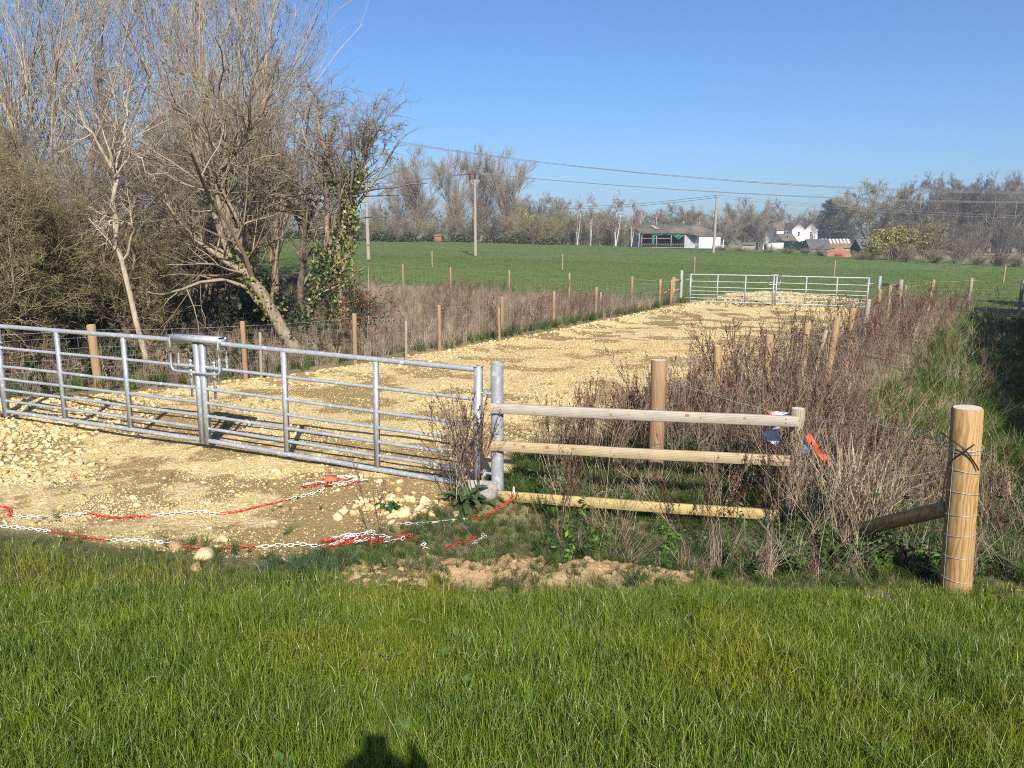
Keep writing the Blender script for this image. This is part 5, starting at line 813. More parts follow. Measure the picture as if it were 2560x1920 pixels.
# ------------------------------------------------------------------ background tree prototypes (unit height), copied with their own size
def proto_tree(kind):
    """returns (trunk MB, crown MB, extra MB or None) of a tree 1 unit high"""
    tm, cm = MB(), MB(); ex = None
    if kind == 'poplar':
        st = [[(rng.normal(0, .01), rng.normal(0, .01), 0), (a * .05, b * .05, .3), (a * .16, b * .16, .62), (a * .25, b * .25, h)] for a, b, h in [(0, 0, 1), (1, .2, .9), (-1, .3, .92), (.1, 1, .88), (-.3, -1, .86)]]
        P = paths(st, 8); R = np.tile(np.linspace(.008, .0025, 8), (5, 1)); tm.tubes(P, R, 5); Q, S = branches(P, R, 19, (.06, .97), (30, 9), (.22, .38), .4, .07, 6, .6, .0022); tm.tubes(Q, S, 3); Q2, S2 = branches(Q, S, 9, (.1, 1), (30, 10), (.4, .75), .35, .07, 4, .6, .0013); cm.tubes(Q2, S2, 3, col=cmix(len(Q2), [(.29, .25, .19), (.34, .30, .23)], .15)); Q3, S3 = branches(Q2, S2, 7, (.1, 1), (27, 9), (.55, .95), .3, .08, 3, .6, .00085); cm.tubes(Q3, S3, 3, col=cmix(len(Q3), [(.29, .24, .185), (.26, .215, .165)], .15))
    elif kind == 'round':
        st = [[(0, 0, 0), (0, 0, .12), (.01, 0, .3), (0, .01, .6)]] + [[(0, 0, .02 + .12 * rng.uniform()), (.1 * math.cos(q), .1 * math.sin(q), .3), (.24 * math.cos(q), .24 * math.sin(q), .58), ((.2 + .2 * (i % 2)) * math.cos(q), (.2 + .2 * (i % 2)) * math.sin(q), .9 - .14 * (i % 2))] for i, q in enumerate(np.linspace(0, 6.28, 9)[:8] + rng.normal(0, .2, 8))]; P = paths(st, 8); R = np.vstack([np.linspace(.024, .01, 8)] + [np.linspace(.013, .004, 8)] * 8); tm.tubes(P, R, 6); Q, S = branches(P, R, 9, (.2, 1), (45, 15), (.3, .55), .25, .14, 6, .55, .0035); tm.tubes(Q, S, 4); Q2, S2 = branches(Q, S, 7, (.15, 1), (40, 14), (.35, .65), .22, .14, 4, .55, .0022); cm.tubes(Q2, S2, 3, col=cmix(len(Q2), [(.22, .19, .13)], .15)); Q3, S3 = branches(Q2, S2, 9, (.15, 1), (38, 14), (.4, .75), .2, .15, 3, .6, .0017); cm.tubes(Q3, S3, 3, col=cmix(len(Q3), [(.24, .20, .13), (.19, .16, .10), (.28, .23, .15)], .15)); Q4, S4 = branches(Q3, S3, 2, (.3, 1), (38, 14), (.5, .9), .15, .15, 3, .7, .0015); cm.tubes(Q4, S4, 3, col=cmix(len(Q4), [(.24, .20, .13), (.21, .17, .11)], .15))
    elif kind == 'birch':
        P = paths([[(0, 0, 0), (.02, 0, .35), (0, .02, .7), (.03, 0, 1)], [(0, 0, 0), (-.05, .03, .35), (-.08, .03, .65), (-.1, .02, .85)]], 8); R = np.tile(np.linspace(.014, .003, 8), (2, 1)); tm.tubes(P, R, 5); Q, S = branches(P, R, 22, (.25, .98), (42, 10), (.16, .3), .25, .12, 5, .5, .0028); tm.tubes(Q, S, 3); Q2, S2 = branches(Q, S, 8, (.2, 1), (40, 14), (.4, .7), -.05, .15, 4, .6, .002, -.08); cm.tubes(Q2, S2, 3, col=cmix(len(Q2), [(.25, .15, .12), (.21, .12, .10)], .15)); Q3, S3 = branches(Q2, S2, 3, (.2, 1), (40, 14), (.5, .9), -.1, .15, 3, .6, .0014, -.1); cm.tubes(Q3, S3, 3, col=cmix(len(Q3), [(.25, .15, .12), (.21, .13, .11)], .15))
    elif kind == 'bush':
        st = []
        for _ in range(22): a = rng.uniform(0, 6.28); r = rng.uniform(.03, .5); st.append([(r * .3 * math.cos(a), r * .3 * math.sin(a), 0), (r * .7 * math.cos(a), r * .7 * math.sin(a), .35), (r * math.cos(a), r * math.sin(a), rng.uniform(.72, .96) * (1 - .3 * r))])
        P = paths(st, 6); R = np.tile(np.linspace(.009, .004, 6), (22, 1)); tm.tubes(P, R, 4); Q, S = branches(P, R, 8, (.05, 1), (38, 14), (.28, .5), .3, .12, 5, .6, .0028); cm.tubes(Q, S, 3, col=cmix(len(Q), [(.23, .19, .12)], .2)); Q2, S2 = branches(Q, S, 7, (.1, 1), (42, 15), (.4, .7), .22, .14, 4, .6, .0024); cm.tubes(Q2, S2, 3, col=cmix(len(Q2), [(.24, .20, .12), (.2, .15, .10), (.27, .23, .14)], .18)); Q3, S3 = branches(Q2, S2, 4, (.1, 1), (38, 15), (.4, .8), .18, .16, 3, .7, .0018); cm.tubes(Q3, S3, 3, col=cmix(len(Q3), [(.24, .20, .12), (.19, .15, .10)], .18))
    elif kind == 'conifer':
        P = paths([[(0, 0, 0), (0, 0, .5), (.02, 0, 1)]], 8); R = np.array([np.linspace(.02, .004, 8)]); tm.tubes(P, R, 6); n = 170; z = rng.uniform(.05, 1, n); a = rng.uniform(0, 6.28, n); L = (.05 + .42 * (1 - z) ** .75) * rng.uniform(.75, 1.1, n) * np.where(z < .15, .85, 1); Q = np.stack([np.stack([np.cos(a) * L * u, np.sin(a) * L * u, z - .08 + L * (.35 * u + .25 * u * u)], 1) for u in np.linspace(0, 1, 5)], 1); tm.tubes(Q, np.tile(np.linspace(.004, .001, 5), (n, 1)), 3)
        leaves_on(cm, Q, 16000, .013, [(.018, .038, .018), (.025, .05, .022), (.012, .026, .014)], .018, .2, (.25, 1), .55)
    return tm, cm, ex
def bg_mats(): pass
M['fbark'] = nmat('distant_bark', (.26, .22, .17), (.19, .16, .12), 6, .9, bmp=0, rnd=.15)
M['birchbark'] = nmat('birch_bark', (.52, .48, .42), (.38, .33, .28), 6, .9, bmp=0)
def ftw(name, mul): 
    m, nt, b = nodes(name); a = nt.nodes.new('ShaderNodeAttribute'); a.attribute_name = 'Col'; c = mixc(nt, 1.0, a.outputs[0], mul, 'MULTIPLY'); oi = nt.nodes.new('ShaderNodeObjectInfo'); hs = nt.nodes.new('ShaderNodeHueSaturation'); nt.links.new(c, hs.inputs['Color']); nt.links.new(maprange(nt, oi.outputs['Random'], 0, 1, .88, 1.14), hs.inputs['Value'])
    v = coords(nt); c = mixc(nt, maprange(nt, noise(nt, v, 5, 3), .35, .65, 0, .25), hs.outputs[0], (.3, .25, .18)); nt.links.new(c, b.inputs['Base Color']); b.inputs['Roughness'].default_value = .9; b.inputs['Specular IOR Level'].default_value = .1; return m
TW = {'brown': ftw('brown_twigs', (1, 1, 1)), 'red': ftw('reddish_twigs', (1.0, .95, .87)), 'olive': ftw('olive_twigs', (.95, 1.0, .78)), 'yellow': ftw('catkin_twigs', (1.6, 1.7, .8)), 'dark': ftw('dark_twigs', (.5, .5, .51)), 'grey': ftw('grey_twigs', (.98, 1, 1.08)), 'fir': ftw('fir_needles', (1, 1, 1))}
PROT = {}
for kd, cnt in (('poplar', 3), ('round', 3), ('birch', 2), ('bush', 4), ('conifer', 1)):
    PROT[kd] = []
    for _ in range(cnt):
        tm, cm, ex = proto_tree(kd); a = tm.build('trunk', M['birchbark'] if kd == 'birch' else M['fbark']); b = cm.build('crown', TW['brown']); PROT[kd].append((a.data, b.data)); bpy.data.objects.remove(a); bpy.data.objects.remove(b)
WID = {'poplar': .42, 'round': .9, 'birch': .42, 'bush': 1.15, 'conifer': .78}
def bg(px, py, wpx, D, kd, tone, label, group, v=None, name=None, zb=None, ivy=0, buds=None):
    b = at(px, 520, D); z0 = gz(b[0], b[1]) if zb is None else zb; h = at(px, py, D)[2] - z0; w = wpx * KK / F * math.hypot(D, 0) ; t = empty(name or {'conifer': 'conifer', 'bush': 'bush', 'birch': 'birch_tree'}.get(kd, 'bare_tree'), (b[0], b[1], z0 - .1), label, 'bush' if kd == 'bush' else 'tree', group)
    ps = PROT[kd]; a, c = ps[rng.integers(0, len(ps)) if v is None else v % len(ps)]; s = w / WID[kd]; yaw = rng.uniform(0, 6.28)
    for nm, me, mt in (('trunk' if kd != 'bush' else 'stems', a, None), ('crown', c, TW[tone])):
        o = bpy.data.objects.new(nm, me); COL.objects.link(o); o.parent = t; o.scale = (s, s, h); o.rotation_euler[2] = yaw
        if mt is not None: o.material_slots[0].link = 'OBJECT'; o.material_slots[0].material = mt
    if ivy: im = MB(); n = ivy; zz = rng.uniform(.02, .62, n); aa = rng.uniform(0, 6.28, n); rr = (.045 - .04 * zz) * h * rng.uniform(.5, 1.3, n); quads_at(im, np.stack([rr * np.cos(aa), rr * np.sin(aa), zz * h], 1), .28, cmix(n, [(.022, .042, .016), (.03, .055, .02)]), .2, .7); im.build('ivy', M['ivy'], t)
    if buds: im = MB(); me = c; co = np.empty(len(me.vertices) * 3, np.float32); me.vertices.foreach_get('co', co); co = co.reshape(-1, 3); co = co[co[:, 2] > .35]; k = rng.integers(0, len(co), buds[0]); C = (co[k] * np.array([s, s, h])) @ rz(yaw).T; quads_at(im, C + rng.normal(0, .08, C.shape), buds[1], cmix(buds[0], buds[2], .2), .3, .7); im.build('foliage', M['leafy'], t)
    return t
def background():
    G1 = 'tall trees along the left field edge'; G2 = 'trees behind the barn'; G3 = 'trees of the dark wood on the right'; G4 = 'field-edge thicket bushes'
    CAT = [(.30, .29, .07), (.24, .24, .06), (.36, .33, .10)]
    for a in [(905, 338, 96, 150, 'poplar', 'red', 'broad tall bare tree, left one of the far clump beyond the field', G1, 0), (862, 398, 50, 152, 'poplar', 'grey', 'shorter bare tree at the left foot of the far clump', G1, 1), (985, 346, 66, 152, 'poplar', 'red', 'tall bare tree directly left of the second utility pole top', G1, 1), (1040, 342, 66, 156, 'poplar', 'red', 'tall bare tree directly behind the second utility pole top', G1, 2), (1096, 344, 70, 152, 'poplar', 'red', 'tall bare tree with ivy-clad trunk closing the far clump on the right', G1, 0, None, None, 1100),
              (742, 372, 58, 120, 'poplar', 'red', 'reddish bare tree seen through the ivy-hung crown, left of the first utility pole', G1, 2), (822, 440, 40, 140, 'poplar', 'brown', 'low bare tree just right of the first utility pole', G1, 2), (690, 440, 60, 135, 'round', 'brown', 'rounded bare tree glimpsed behind the ivy-hung trunks', G1, 0), (610, 430, 80, 138, 'round', 'brown', 'rounded bare tree glimpsed right of the leaning trunk', G1, 1), (540, 440, 80, 138, 'round', 'brown', 'rounded bare tree glimpsed behind the leaning trunk', G1, 2)]: bg(*a)
    for i, (px, py, w, D, tone, lab) in enumerate([(620, 492, 62, 128, 'olive', 'low olive bush at the field edge right of the leaning trunk'), (668, 480, 56, 130, 'brown', 'brown bush at the field edge behind the ivy-smothered stem'), (715, 474, 60, 130, 'brown', 'brown bush at the field edge behind the ivy-hung trunks'), (768, 470, 60, 131, 'brown', 'brown bush at the field edge left of the first utility pole'), (812, 478, 50, 131, 'olive', 'olive bush at the field edge right of the first utility pole'), (850, 468, 50, 133, 'brown', 'brown bush below the left foot of the far tree clump'), (888, 462, 52, 134, 'brown', 'brown bush under the broad tall far tree'), (935, 470, 52, 134, 'olive', 'olive bush between the broad far tree and the second pole'), (978, 462, 54, 134, 'brown', 'brown bush just left of the second utility pole'), (1020, 468, 50, 135, 'dark', 'dark bush directly behind the second utility pole'), (1062, 458, 56, 136, 'dark', 'dark bush just right of the second utility pole'), (1104, 462, 52, 137, 'brown', 'brown bush under the ivy-clad far tree'),
              (1150, 468, 62, 142, 'olive', 'olive thicket bush below the pale yellow willow'), (1196, 462, 62, 144, 'olive', 'large olive-brown thicket bush right of the pale yellow willow'), (1240, 468, 58, 146, 'brown', 'brown thicket bush under the leftmost two birches'), (1284, 470, 54, 147, 'brown', 'brown thicket bush right of the leftmost birches'), (1322, 478, 48, 148, 'brown', 'brown thicket bush under the tall middle birch'), (1308, 500, 30, 146, 'olive', 'low dark-olive bush against the left end of the barn')]):
        bg(px, py + 1, w * 1.35, D, 'bush', tone, lab, G4, i, zb=None)
        if 11 <= i < 17: bg(px + 20, py - 6, w * 1.4, D + 9, 'bush', 'brown' if i % 2 else 'olive', ['tall brown bush behind the ivy-clad far tree in the second thicket row', 'tall olive bush directly behind the pale yellow willow', 'tall brown bush between the pale yellow willow and the leftmost birch', 'tall olive bush right behind the leftmost birch', 'tall brown bush between leftmost birches and tallest birch', 'tall olive bush right behind the tallest birch'][i - 11], G4, i + 1)
    for i, (px, w) in enumerate([(640, 60), (700, 60), (760, 56), (830, 60), (880, 50), (935, 56), (1000, 54), (1070, 60), (1120, 54), (1180, 50)]):
        D = 128 if px < 900 else 133; b = at(px, 520, D); z0 = gz(b[0], b[1]); n = 900; mb = MB(); v = rvec(n) * (rng.uniform(.4, 1, n) ** .5)[:, None]; C = v * np.array([w * KK / F * D * .55, 1.5, 1.7]); C[:, 2] = np.abs(C[:, 2]); C[:, 2] *= .6 + .6 * vnoise(C[:, 0] * .6 + 30, C[:, 0] * 0 + i, 5); quads_at(mb, C, rng.uniform(.12, .26, n), cmix(n, [(.05, .075, .022), (.075, .095, .03), (.09, .08, .04)], .2), .3, .65); o = mb.build('bramble_hedge', M['leafy']); o.location = (b[0], b[1], z0 - .1)
        tag(o, ['green bramble clump at the field edge right of the leaning trunk', 'green bramble clump behind the ivy-hung trunks', 'green bramble clump left of the first utility pole', 'green bramble clump right of the first utility pole', 'green bramble clump under the shorter far tree', 'green bramble clump beside the small red-brown hut', 'green bramble clump left of the second utility pole foot', 'green bramble clump right of the second utility pole foot', 'green bramble clump under the ivy-clad far tree', 'green bramble clump at the right end of the bramble row'][i], 'bramble', 'bramble clumps along the far field edge')
    bg(1135, 452, 46, 150, 'bush', 'yellow', 'pale yellow-green willow top showing left above the olive thicket', G4, 2, name='willow_bush', buds=(900, .22, [(.30, .33, .11), (.36, .38, .15)]))
    for i, (px, py, w, lab) in enumerate([(1247, 434, 24, 'slim white-stemmed birch, leftmost of the birch row'), (1276, 430, 26, 'slim birch second from the left of the birch row'), (1330, 428, 38, 'tallest birch, pale forked stems in the middle of the row'), (1364, 442, 26, 'leaning birch just right of the tallest one'), (1380, 450, 24, 'reddish birch right of the leaning one'), (1415, 460, 36, 'reddish birch above the left part of the barn roof'), (1510, 452, 28, 'thin birch above the right part of the barn roof')]): bg(px, py - (4 if i < 5 else 0), w * 1.2, 141.5 if i < 5 else 190, 'birch', 'red', lab, 'birches rising out of the thicket', i)
    for i, (px, py, w, D, kd, tone, lab) in enumerate([(1180, 430, 110, 270, 'round', 'grey', 'grey far-off bare tree right of the far clump'), (1120, 436, 80, 270, 'round', 'grey', 'grey far-off bare tree behind the ivy-clad far tree'), (1300, 455, 70, 250, 'round', 'olive', 'far bare tree behind the birch row'), (1395, 468, 50, 250, 'round', 'olive', 'far low tree between birch row and barn roof'), (1448, 452, 56, 210, 'round', 'brown', 'bare tree above the middle of the barn roof'), (1486, 450, 52, 212, 'round', 'brown', 'bare tree above the barn roof, right of centre'), (1540, 462, 50, 215, 'poplar', 'grey', 'thin bare tree directly left of the third utility pole'), (1572, 462, 56, 195, 'poplar', 'brown', 'low thin-stemmed tree directly right of the third utility pole'), (1606, 443, 74, 200, 'poplar', 'brown', 'rounded many-stemmed tree between the third pole and the house'), (1640, 470, 50, 198, 'poplar', 'brown', 'low many-stemmed tree just left of the white house'), (1668, 444, 56, 280, 'round', 'grey', 'thin grey tree rising behind the house chimney'), (1722, 466, 64, 300, 'round', 'grey', 'low far-off tree behind the house roof'), (1752, 458, 50, 290, 'round', 'brown', 'low far-off tree left of the dark conifer')]): bg(px, py, w, D, kd, tone, lab, G2, i)
    bg(1790, 426, 88, 250, 'conifer', 'fir', 'big dark green conifer beside the white house', 'evergreens by the house', 0)
    bg(1822, 440, 60, 254, 'conifer', 'fir', 'lower dark conifer tucked behind the big one', 'evergreens by the house', 0)
    bg(1878, 412, 135, 222, 'round', 'olive', 'large spreading bare tree between conifer and dark wood', G3, 1); bg(1930, 440, 80, 226, 'round', 'olive', 'smaller bare tree overlapping the right of the large spreading one', G3, 2)
    for i, (px, py, w) in enumerate([(1985, 398, 96), (2038, 402, 80), (2080, 394, 84), (2130, 396, 90), (2180, 398, 84), (2232, 402, 90), (2060, 420, 90), (2150, 420, 90), (2210, 425, 90)]): bg(px, py, w, 200 + 6 * (i % 3) + (12 if i > 5 else 0), 'round', 'dark', ['dark bare tree at the left corner of the right-hand wood', 'dark bare tree second from the left in the right-hand wood', 'tallest dark bare tree of the right-hand wood', 'dark bare tree right of the tallest in the right-hand wood', 'dark bare tree near the right edge of the wood', 'dark bare tree cut by the right frame edge', 'dark bare tree filling the gap behind the second and third of the wood', 'dark bare tree filling the gap right of the tallest', 'dark bare tree filling the gap by the right frame edge'][i], G3, i, ivy=700)
    for i, (px, w) in enumerate([(1965, 70), (2010, 70), (2060, 70), (2110, 70), (2160, 70), (2215, 70)]): bg(px, 468 + 8 * (i % 2), w, 185, 'bush', 'dark', ['dark scrub under the left corner of the right-hand wood', 'dark scrub behind the olive bush', 'dark scrub right of the olive bush', 'dark scrub under the middle of the right-hand wood', 'dark scrub above the dry reeds', 'dark scrub at the right frame edge under the wood'][i], 'dark scrub under the wood', i)
    YB = [(.34, .31, .05), (.42, .37, .07), (.25, .24, .05)]
    bg(1935, 486, 120, 104, 'bush', 'olive', 'yellow catkin-covered willow bush at the right field edge', G4, 1, name='willow_bush', buds=(2600, .14, YB)); bg(1890, 512, 66, 100, 'bush', 'olive', 'lower yellow willow bush in front of the slate roof', G4, 2, name='willow_bush', buds=(700, .13, YB))
    bg(2008, 472, 110, 108, 'bush', 'olive', 'rounded olive bush right of the yellow willow', G4, 0, buds=(700, .12, [(.17, .17, .05)])); bg(2075, 512, 74, 100, 'bush', 'brown', 'brown vase-shaped bare bush at the right field edge', G4, 3)
    for i, (px, py, w, tone) in enumerate([(1965, 530, 70, 'brown'), (2025, 535, 70, 'brown'), (2115, 540, 60, 'brown'), (2160, 543, 56, 'dark'), (2205, 548, 56, 'brown'), (1865, 538, 50, 'olive'), (1775, 530, 42, 'olive'), (2245, 545, 56, 'brown')]): bg(px, py, w, 96 if px > 1800 else 118, 'bush', tone, ['low brown hedge bush below the yellow willow', 'low brown hedge bush below the olive bush', 'low brown hedge bush right of the vase-shaped bush', 'low dark hedge bush before the dry reeds', 'low brown hedge bush near the right frame edge', 'low olive bush directly right of the brick gable', 'scruffy olive bush directly left of the brick gable', 'low brown hedge bush cut by the right frame edge'][i], G4, i)
    for i, (px, py, w, D, tone, lab) in enumerate([(1638, 508, 46, 205, 'olive', 'dark olive bush beside the garden shed'), (1560, 528, 40, 150, 'brown', 'brown bramble bush in front of the barn porch'), (1600, 533, 40, 150, 'brown', 'low brown brambles left of the garden shed'), (1700, 535, 44, 150, 'red', 'low reddish brambles below the house hedge'), (1660, 537, 40, 150, 'brown', 'low brown brambles below the cream garage'), (1742, 534, 36, 150, 'brown', 'low brown brambles left of the slate barn roofs'), (1755, 500, 22, 222, 'brown', 'small bare garden tree at the right end of the house')]): bg(px, py, w, D, 'bush', tone, lab, 'garden and yard bushes', i)
    # clipped dark hedge before the house
    mb = MB(); n = 2600; C = np.stack([rng.uniform(-4.6, 4.6, n), rng.uniform(-.8, .8, n), rng.uniform(0, 2.9, n)], 1); C[:, 2] *= .85 + .3 * vnoise(C[:, 0], C[:, 0] * 0, 3); quads_at(mb, C, rng.uniform(.18, .32, n), cmix(n, [(.022, .045, .018), (.035, .065, .024)]), .3, .7); b = at(1715, 520, 222); o = mb.build('laurel_hedge', M['leafy']); o.location = (b[0], b[1], gz(b[0], b[1])); tag(o, 'dark green clipped hedge in front of the white house', 'hedge')
def far_wood():
    mb = MB(); n = 60000; x = rng.uniform(-300, 330, n); y = 330 + rng.uniform(-12, 12, n) + .1 * np.abs(x); ht = 10.5 + 5 * fbm(x * .045, x * 0, 71) + 3.5 * (fbm(x * .25, x * 0, 73) - .5) - 2.5 * sstep(40, 120, x); u = rng.uniform(0, 1, n) ** .8; C = np.stack([x, y, u * ht], 1); C[:, 2] += zat(x, y); quads_at(mb, C, rng.uniform(.5, 1.3, n) * (1.15 - .6 * u), cmix(n, [(.17, .145, .12), (.20, .165, .13), (.15, .14, .10)], .15), -.3, .22); tag(mb.build('far_woodland', M['fieldgrass']), 'far-off grey-brown woodland closing the horizon', 'woodland', kind='stuff')
far_wood()
background()
# ------------------------------------------------------------------ buildings
M['insul'] = nmat('brown_porcelain', (.10, .035, .03), (.07, .025, .02), 5, .4, bmp=0)
M['tin'] = nmat('corrugated_tin', (.36, .38, .40), (.25, .26, .28), 1.4, .6, .2, stretch=(1, 1, .3), bmp=.2, c3=(.46, .47, .48))
M['whitetin'] = nmat('white_tin', (.66, .67, .68), (.5, .51, .52), .9, .6, stretch=(2, 2, .25), bmp=.1)
M['rust'] = nmat('rusty_board', (.10, .055, .045), (.07, .04, .035), 2, .9, stretch=(4, 4, .5))
M['asbestos'] = nmat('lichened_sheet_roof', (.135, .112, .09), (.09, .075, .062), 1.1, .95, bmp=.3, c3=(.19, .155, .12))
M['paler'] = nmat('paler_sheet', (.30, .26, .22), (.25, .22, .18), 2, .95)
M['dark'] = nmat('dark_boards_and_shade', (.025, .024, .03), (.035, .033, .04), 2, .95, bmp=0)
M['tarp'] = nmat('green_tarp', (.03, .19, .11), (.02, .13, .08), 1.5, .6, trans=.25)
M['timber'] = nmat('grey_timber', (.32, .27, .22), (.22, .18, .15), 2, .9)
M['render'] = nmat('white_render', (.80, .80, .78), (.74, .74, .72), .8, .85, bmp=.05)
M['roof'] = nmat('brown_tile_roof', (.165, .125, .10), (.11, .085, .07), 1.8, .9, bmp=.3, c3=(.21, .16, .12))
M['orangetile'] = nmat('orange_tile', (.36, .2, .1), (.28, .15, .08), 2, .9)
M['slate'] = nmat('slate_roof', (.105, .10, .105), (.07, .068, .072), 1.4, .8, bmp=.3)
M['glass'] = nmat('window_glass', (.02, .022, .028), (.03, .032, .038), 2, .15, bmp=0, spec=.6)
M['cream'] = nmat('cream_boards', (.68, .64, .53), (.58, .54, .44), 1.5, .85)
M['brickwall'] = nmat('red_brick_wall', (.34, .155, .10), (.27, .11, .07), 3, .9, bmp=.2, c3=(.42, .25, .18)); M['redpatch'] = nmat('red_paint', (.28, .075, .06), (.24, .07, .055), 2, .9)
M['stripe'] = nmat('white_sheet', (.62, .6, .58), (.5, .48, .45), 2, .8); M['rustroof'] = nmat('rusty_sheet_roof', (.16, .10, .06), (.22, .15, .08), 1.5, .9)
def holder(name, label, cat, px, D, yaw, zoff=0): b = at(px, 530, D); return empty(name, (b[0], b[1], gz(b[0], b[1]) + zoff), label, cat, None, (0, 0, yaw))
def part(name, mb, m, t, smooth=False): return mb.build(name, m if isinstance(m, list) else M[m], t, smooth)
def corr(mb, x0, x1, z0, z1, y, pitch=.35, amp=.03, ax=0):
    n = max(2, int(abs(x1 - x0) / pitch * 4)); u = np.linspace(x0, x1, n); o = amp * np.sin((u - x0) / pitch * 2 * math.pi); V = []
    for z in (z0, z1): V += [((a, y + b, z) if ax == 0 else (y + b, a, z)) for a, b in zip(u, o)]
    mb.add(np.array(V), quads=[(i, i + 1, n + i + 1, n + i) for i in range(n - 1)])
def slab(mb, pts, th=.08):
    p = np.array(pts, float); nrm = np.cross(p[1] - p[0], p[2] - p[0]); nrm /= np.linalg.norm(nrm); q = p - nrm * th; n = len(p); mb.ngon(p); mb.ngon(q[::-1])
    for i in range(n): j = (i + 1) % n; mb.add([p[i], q[i], q[j], p[j]], quads=[(0, 1, 2, 3)])
def corrslab(mb, p0, p1, q0, q1, n, amp):
    p0, p1, q0, q1 = map(np.array, (p0, p1, q0, q1)); u = np.linspace(0, 1, n)[:, None]; off = amp * np.sin(np.arange(n) * math.pi / 2)[:, None] * np.array([[0, 0, 1.]]); A = p0 + (p1 - p0) * u + off; B = q0 + (q1 - q0) * u + off; mb.add(np.vstack([A, B]), quads=[(i, i + 1, n + i + 1, n + i) for i in range(n - 1)]); mb.add(np.vstack([A, B]) - np.array([0, 0, .06]), quads=[(i, n + i, n + i + 1, i + 1) for i in range(n - 1)])
def barn():
    t = holder('barn', 'old open-fronted barn with grey sheet roof and green tarpaulins', 'barn', 1385, 160, .19); L = 16.2; ze = 3.0; zr = 4.72; dp = 9
    mb = MB(); corrslab(mb, (-.3, -.45, ze - .05), (L + .4, -.45, ze - .05), (-.1, dp / 2, zr), (L - 1.0, dp / 2, zr), 180, .035); corrslab(mb, (-.3, dp + .3, ze - .05), (L + .4, dp + .3, ze - .05), (-.1, dp / 2, zr), (L - 1.0, dp / 2, zr), 180, .035); corrslab(mb, (L + .4, -.45, ze - .05), (L + .4, dp + .3, ze - .05), (L - 1.0, dp / 2 - .01, zr), (L - 1.0, dp / 2 + .01, zr), 60, .02); mb.beam((-.1, dp / 2, zr + .04), (L - 1, dp / 2, zr + .04), .3, .1); r = part('roof', mb, 'asbestos', t)
    mb = MB(); slab(mb, [(3.55, 1.5, 3.84), (4.6, 1.5, 3.84), (4.05, 3.6, 4.62), (3.1, 3.6, 4.62)], .03); k = part('roof_patch', mb, 'paler', r); mb = MB(); mb.box((L - 5.2, dp / 2, zr + .45), (.2, .2, .8)); part('vent_stub', mb, 'timber', r)
    mb = MB(); corr(mb, 0, dp, 0, 2.95, 0, .35, .03, 1); part('end_wall', mb, 'tin', t)
    mb = MB(); mb.add([(-.05, 0, 2.95), (-.05, dp, 2.95), (-.05, dp / 2, zr - .08), (.1, 0, 2.95), (.1, dp, 2.95), (.1, dp / 2, zr - .08)], tris=[(0, 2, 1), (3, 4, 5)], quads=[(0, 1, 4, 3)]); part('gable', mb, 'rust', t)
    mb = MB(); mb.box((L / 2, dp, 1.5), (L, .1, 3.0)); mb.box((9.5, dp / 2, 1.5), (.1, dp - .3, 2.9)); mb.box((4.7, dp / 2, .03), (9.2, dp - .3, .06)); part('back_wall', mb, 'dark', t)  # back wall, partition and floor near-black, painting in the bay's inner shade
    mb = MB(); slab(mb, [(-.1, dp, 2.95), (L, dp, 2.95), (L, dp + 4.6, 1.35), (-.1, dp + 4.6, 1.35)], .08); part('lean_to_roof', mb, 'asbestos', t); mb = MB(); V = [(0, dp, 0), (0, dp + 4.4, 0), (0, dp + 4.4, 1.25), (0, dp, 2.8)]; mb.add(V, quads=[(0, 1, 2, 3)]); mb.add(np.array(V) + np.array([.06, 0, 0]), quads=[(3, 2, 1, 0)]); w = part('lean_to_wall', mb, 'tin', t); mb = MB(); mb.box((-.03, dp + 1.4, 1.4), (.05, 1.1, .9)); part('rusty_sheet', mb, 'rust', w)
    for x in (.08, 3.25, 6.45, 9.35): mb = MB(); mb.box((x, 0, 1.48), (.17, .17, 2.96)); part('post', mb, 'timber', t)
    mb = MB(); mb.box((3.3, -.05, 1.95), (6.5, .07, .13)); part('cross_rail', mb, 'timber', t); mb = MB(); mb.box((4.7, 0, 2.86), (9.3, .12, .2)); part('eaves_beam', mb, 'timber', t)
    mb = MB(); mb.beam((0, -.15, .12), (9.2, -.15, .12), .06, .16); mb.beam((0, -.15, .82), (9.2, -.15, .82), .05, .07)
    for i in range(24): mb.beam((.1 + i * .375, -.17, .15), (.38 + i * .375, -.17, .82), .04, .06, up=(0, 1, 0))
    part('feed_barrier', mb, 'timber', t)
    def sheet(pts, nm):
        mb = MB(); top, bot = [], []
        n = 24; xs = np.linspace(pts[0][0], pts[-1][0], n); tz = np.interp(xs, [p[0] for p in pts], [p[1] for p in pts]); bz = np.interp(xs, [p[0] for p in pts], [p[2] for p in pts]); V = []
        for k in range(6): V += [(x, -.22 - .1 * math.sin(x * 4 + k * .8), a + (b - a) * k / 5) for x, a, b in zip(xs, tz, bz)]
        mb.add(np.array(V), quads=[(k * n + i, k * n + i + 1, (k + 1) * n + i + 1, (k + 1) * n + i) for k in range(5) for i in range(n - 1)]); part(nm, mb, 'tarp', t)
    sheet([(2.2, 2.75, 1.1), (2.35, 2.8, .85), (2.75, 2.85, 1.0), (2.8, 2.9, 2.35), (3.6, 2.95, 2.55), (5.2, 3.12, 2.7), (6.4, 2.95, 2.6), (7.4, 2.8, 2.55)], 'tarpaulin'); sheet([(6.6, 2.75, 2.6), (7.2, 2.8, 2.2), (8.0, 2.85, 1.65), (8.6, 2.9, 2.2), (9.1, 2.9, 2.4)], 'tarpaulin')
    mb = MB(); corr(mb, 9.3, 12.0, 0, 2.75, -.25, .3, .03); mb.box((10.6, .1, 1.4), (2.6, .1, 2.7)); part('side_panel', mb, 'tin', t)
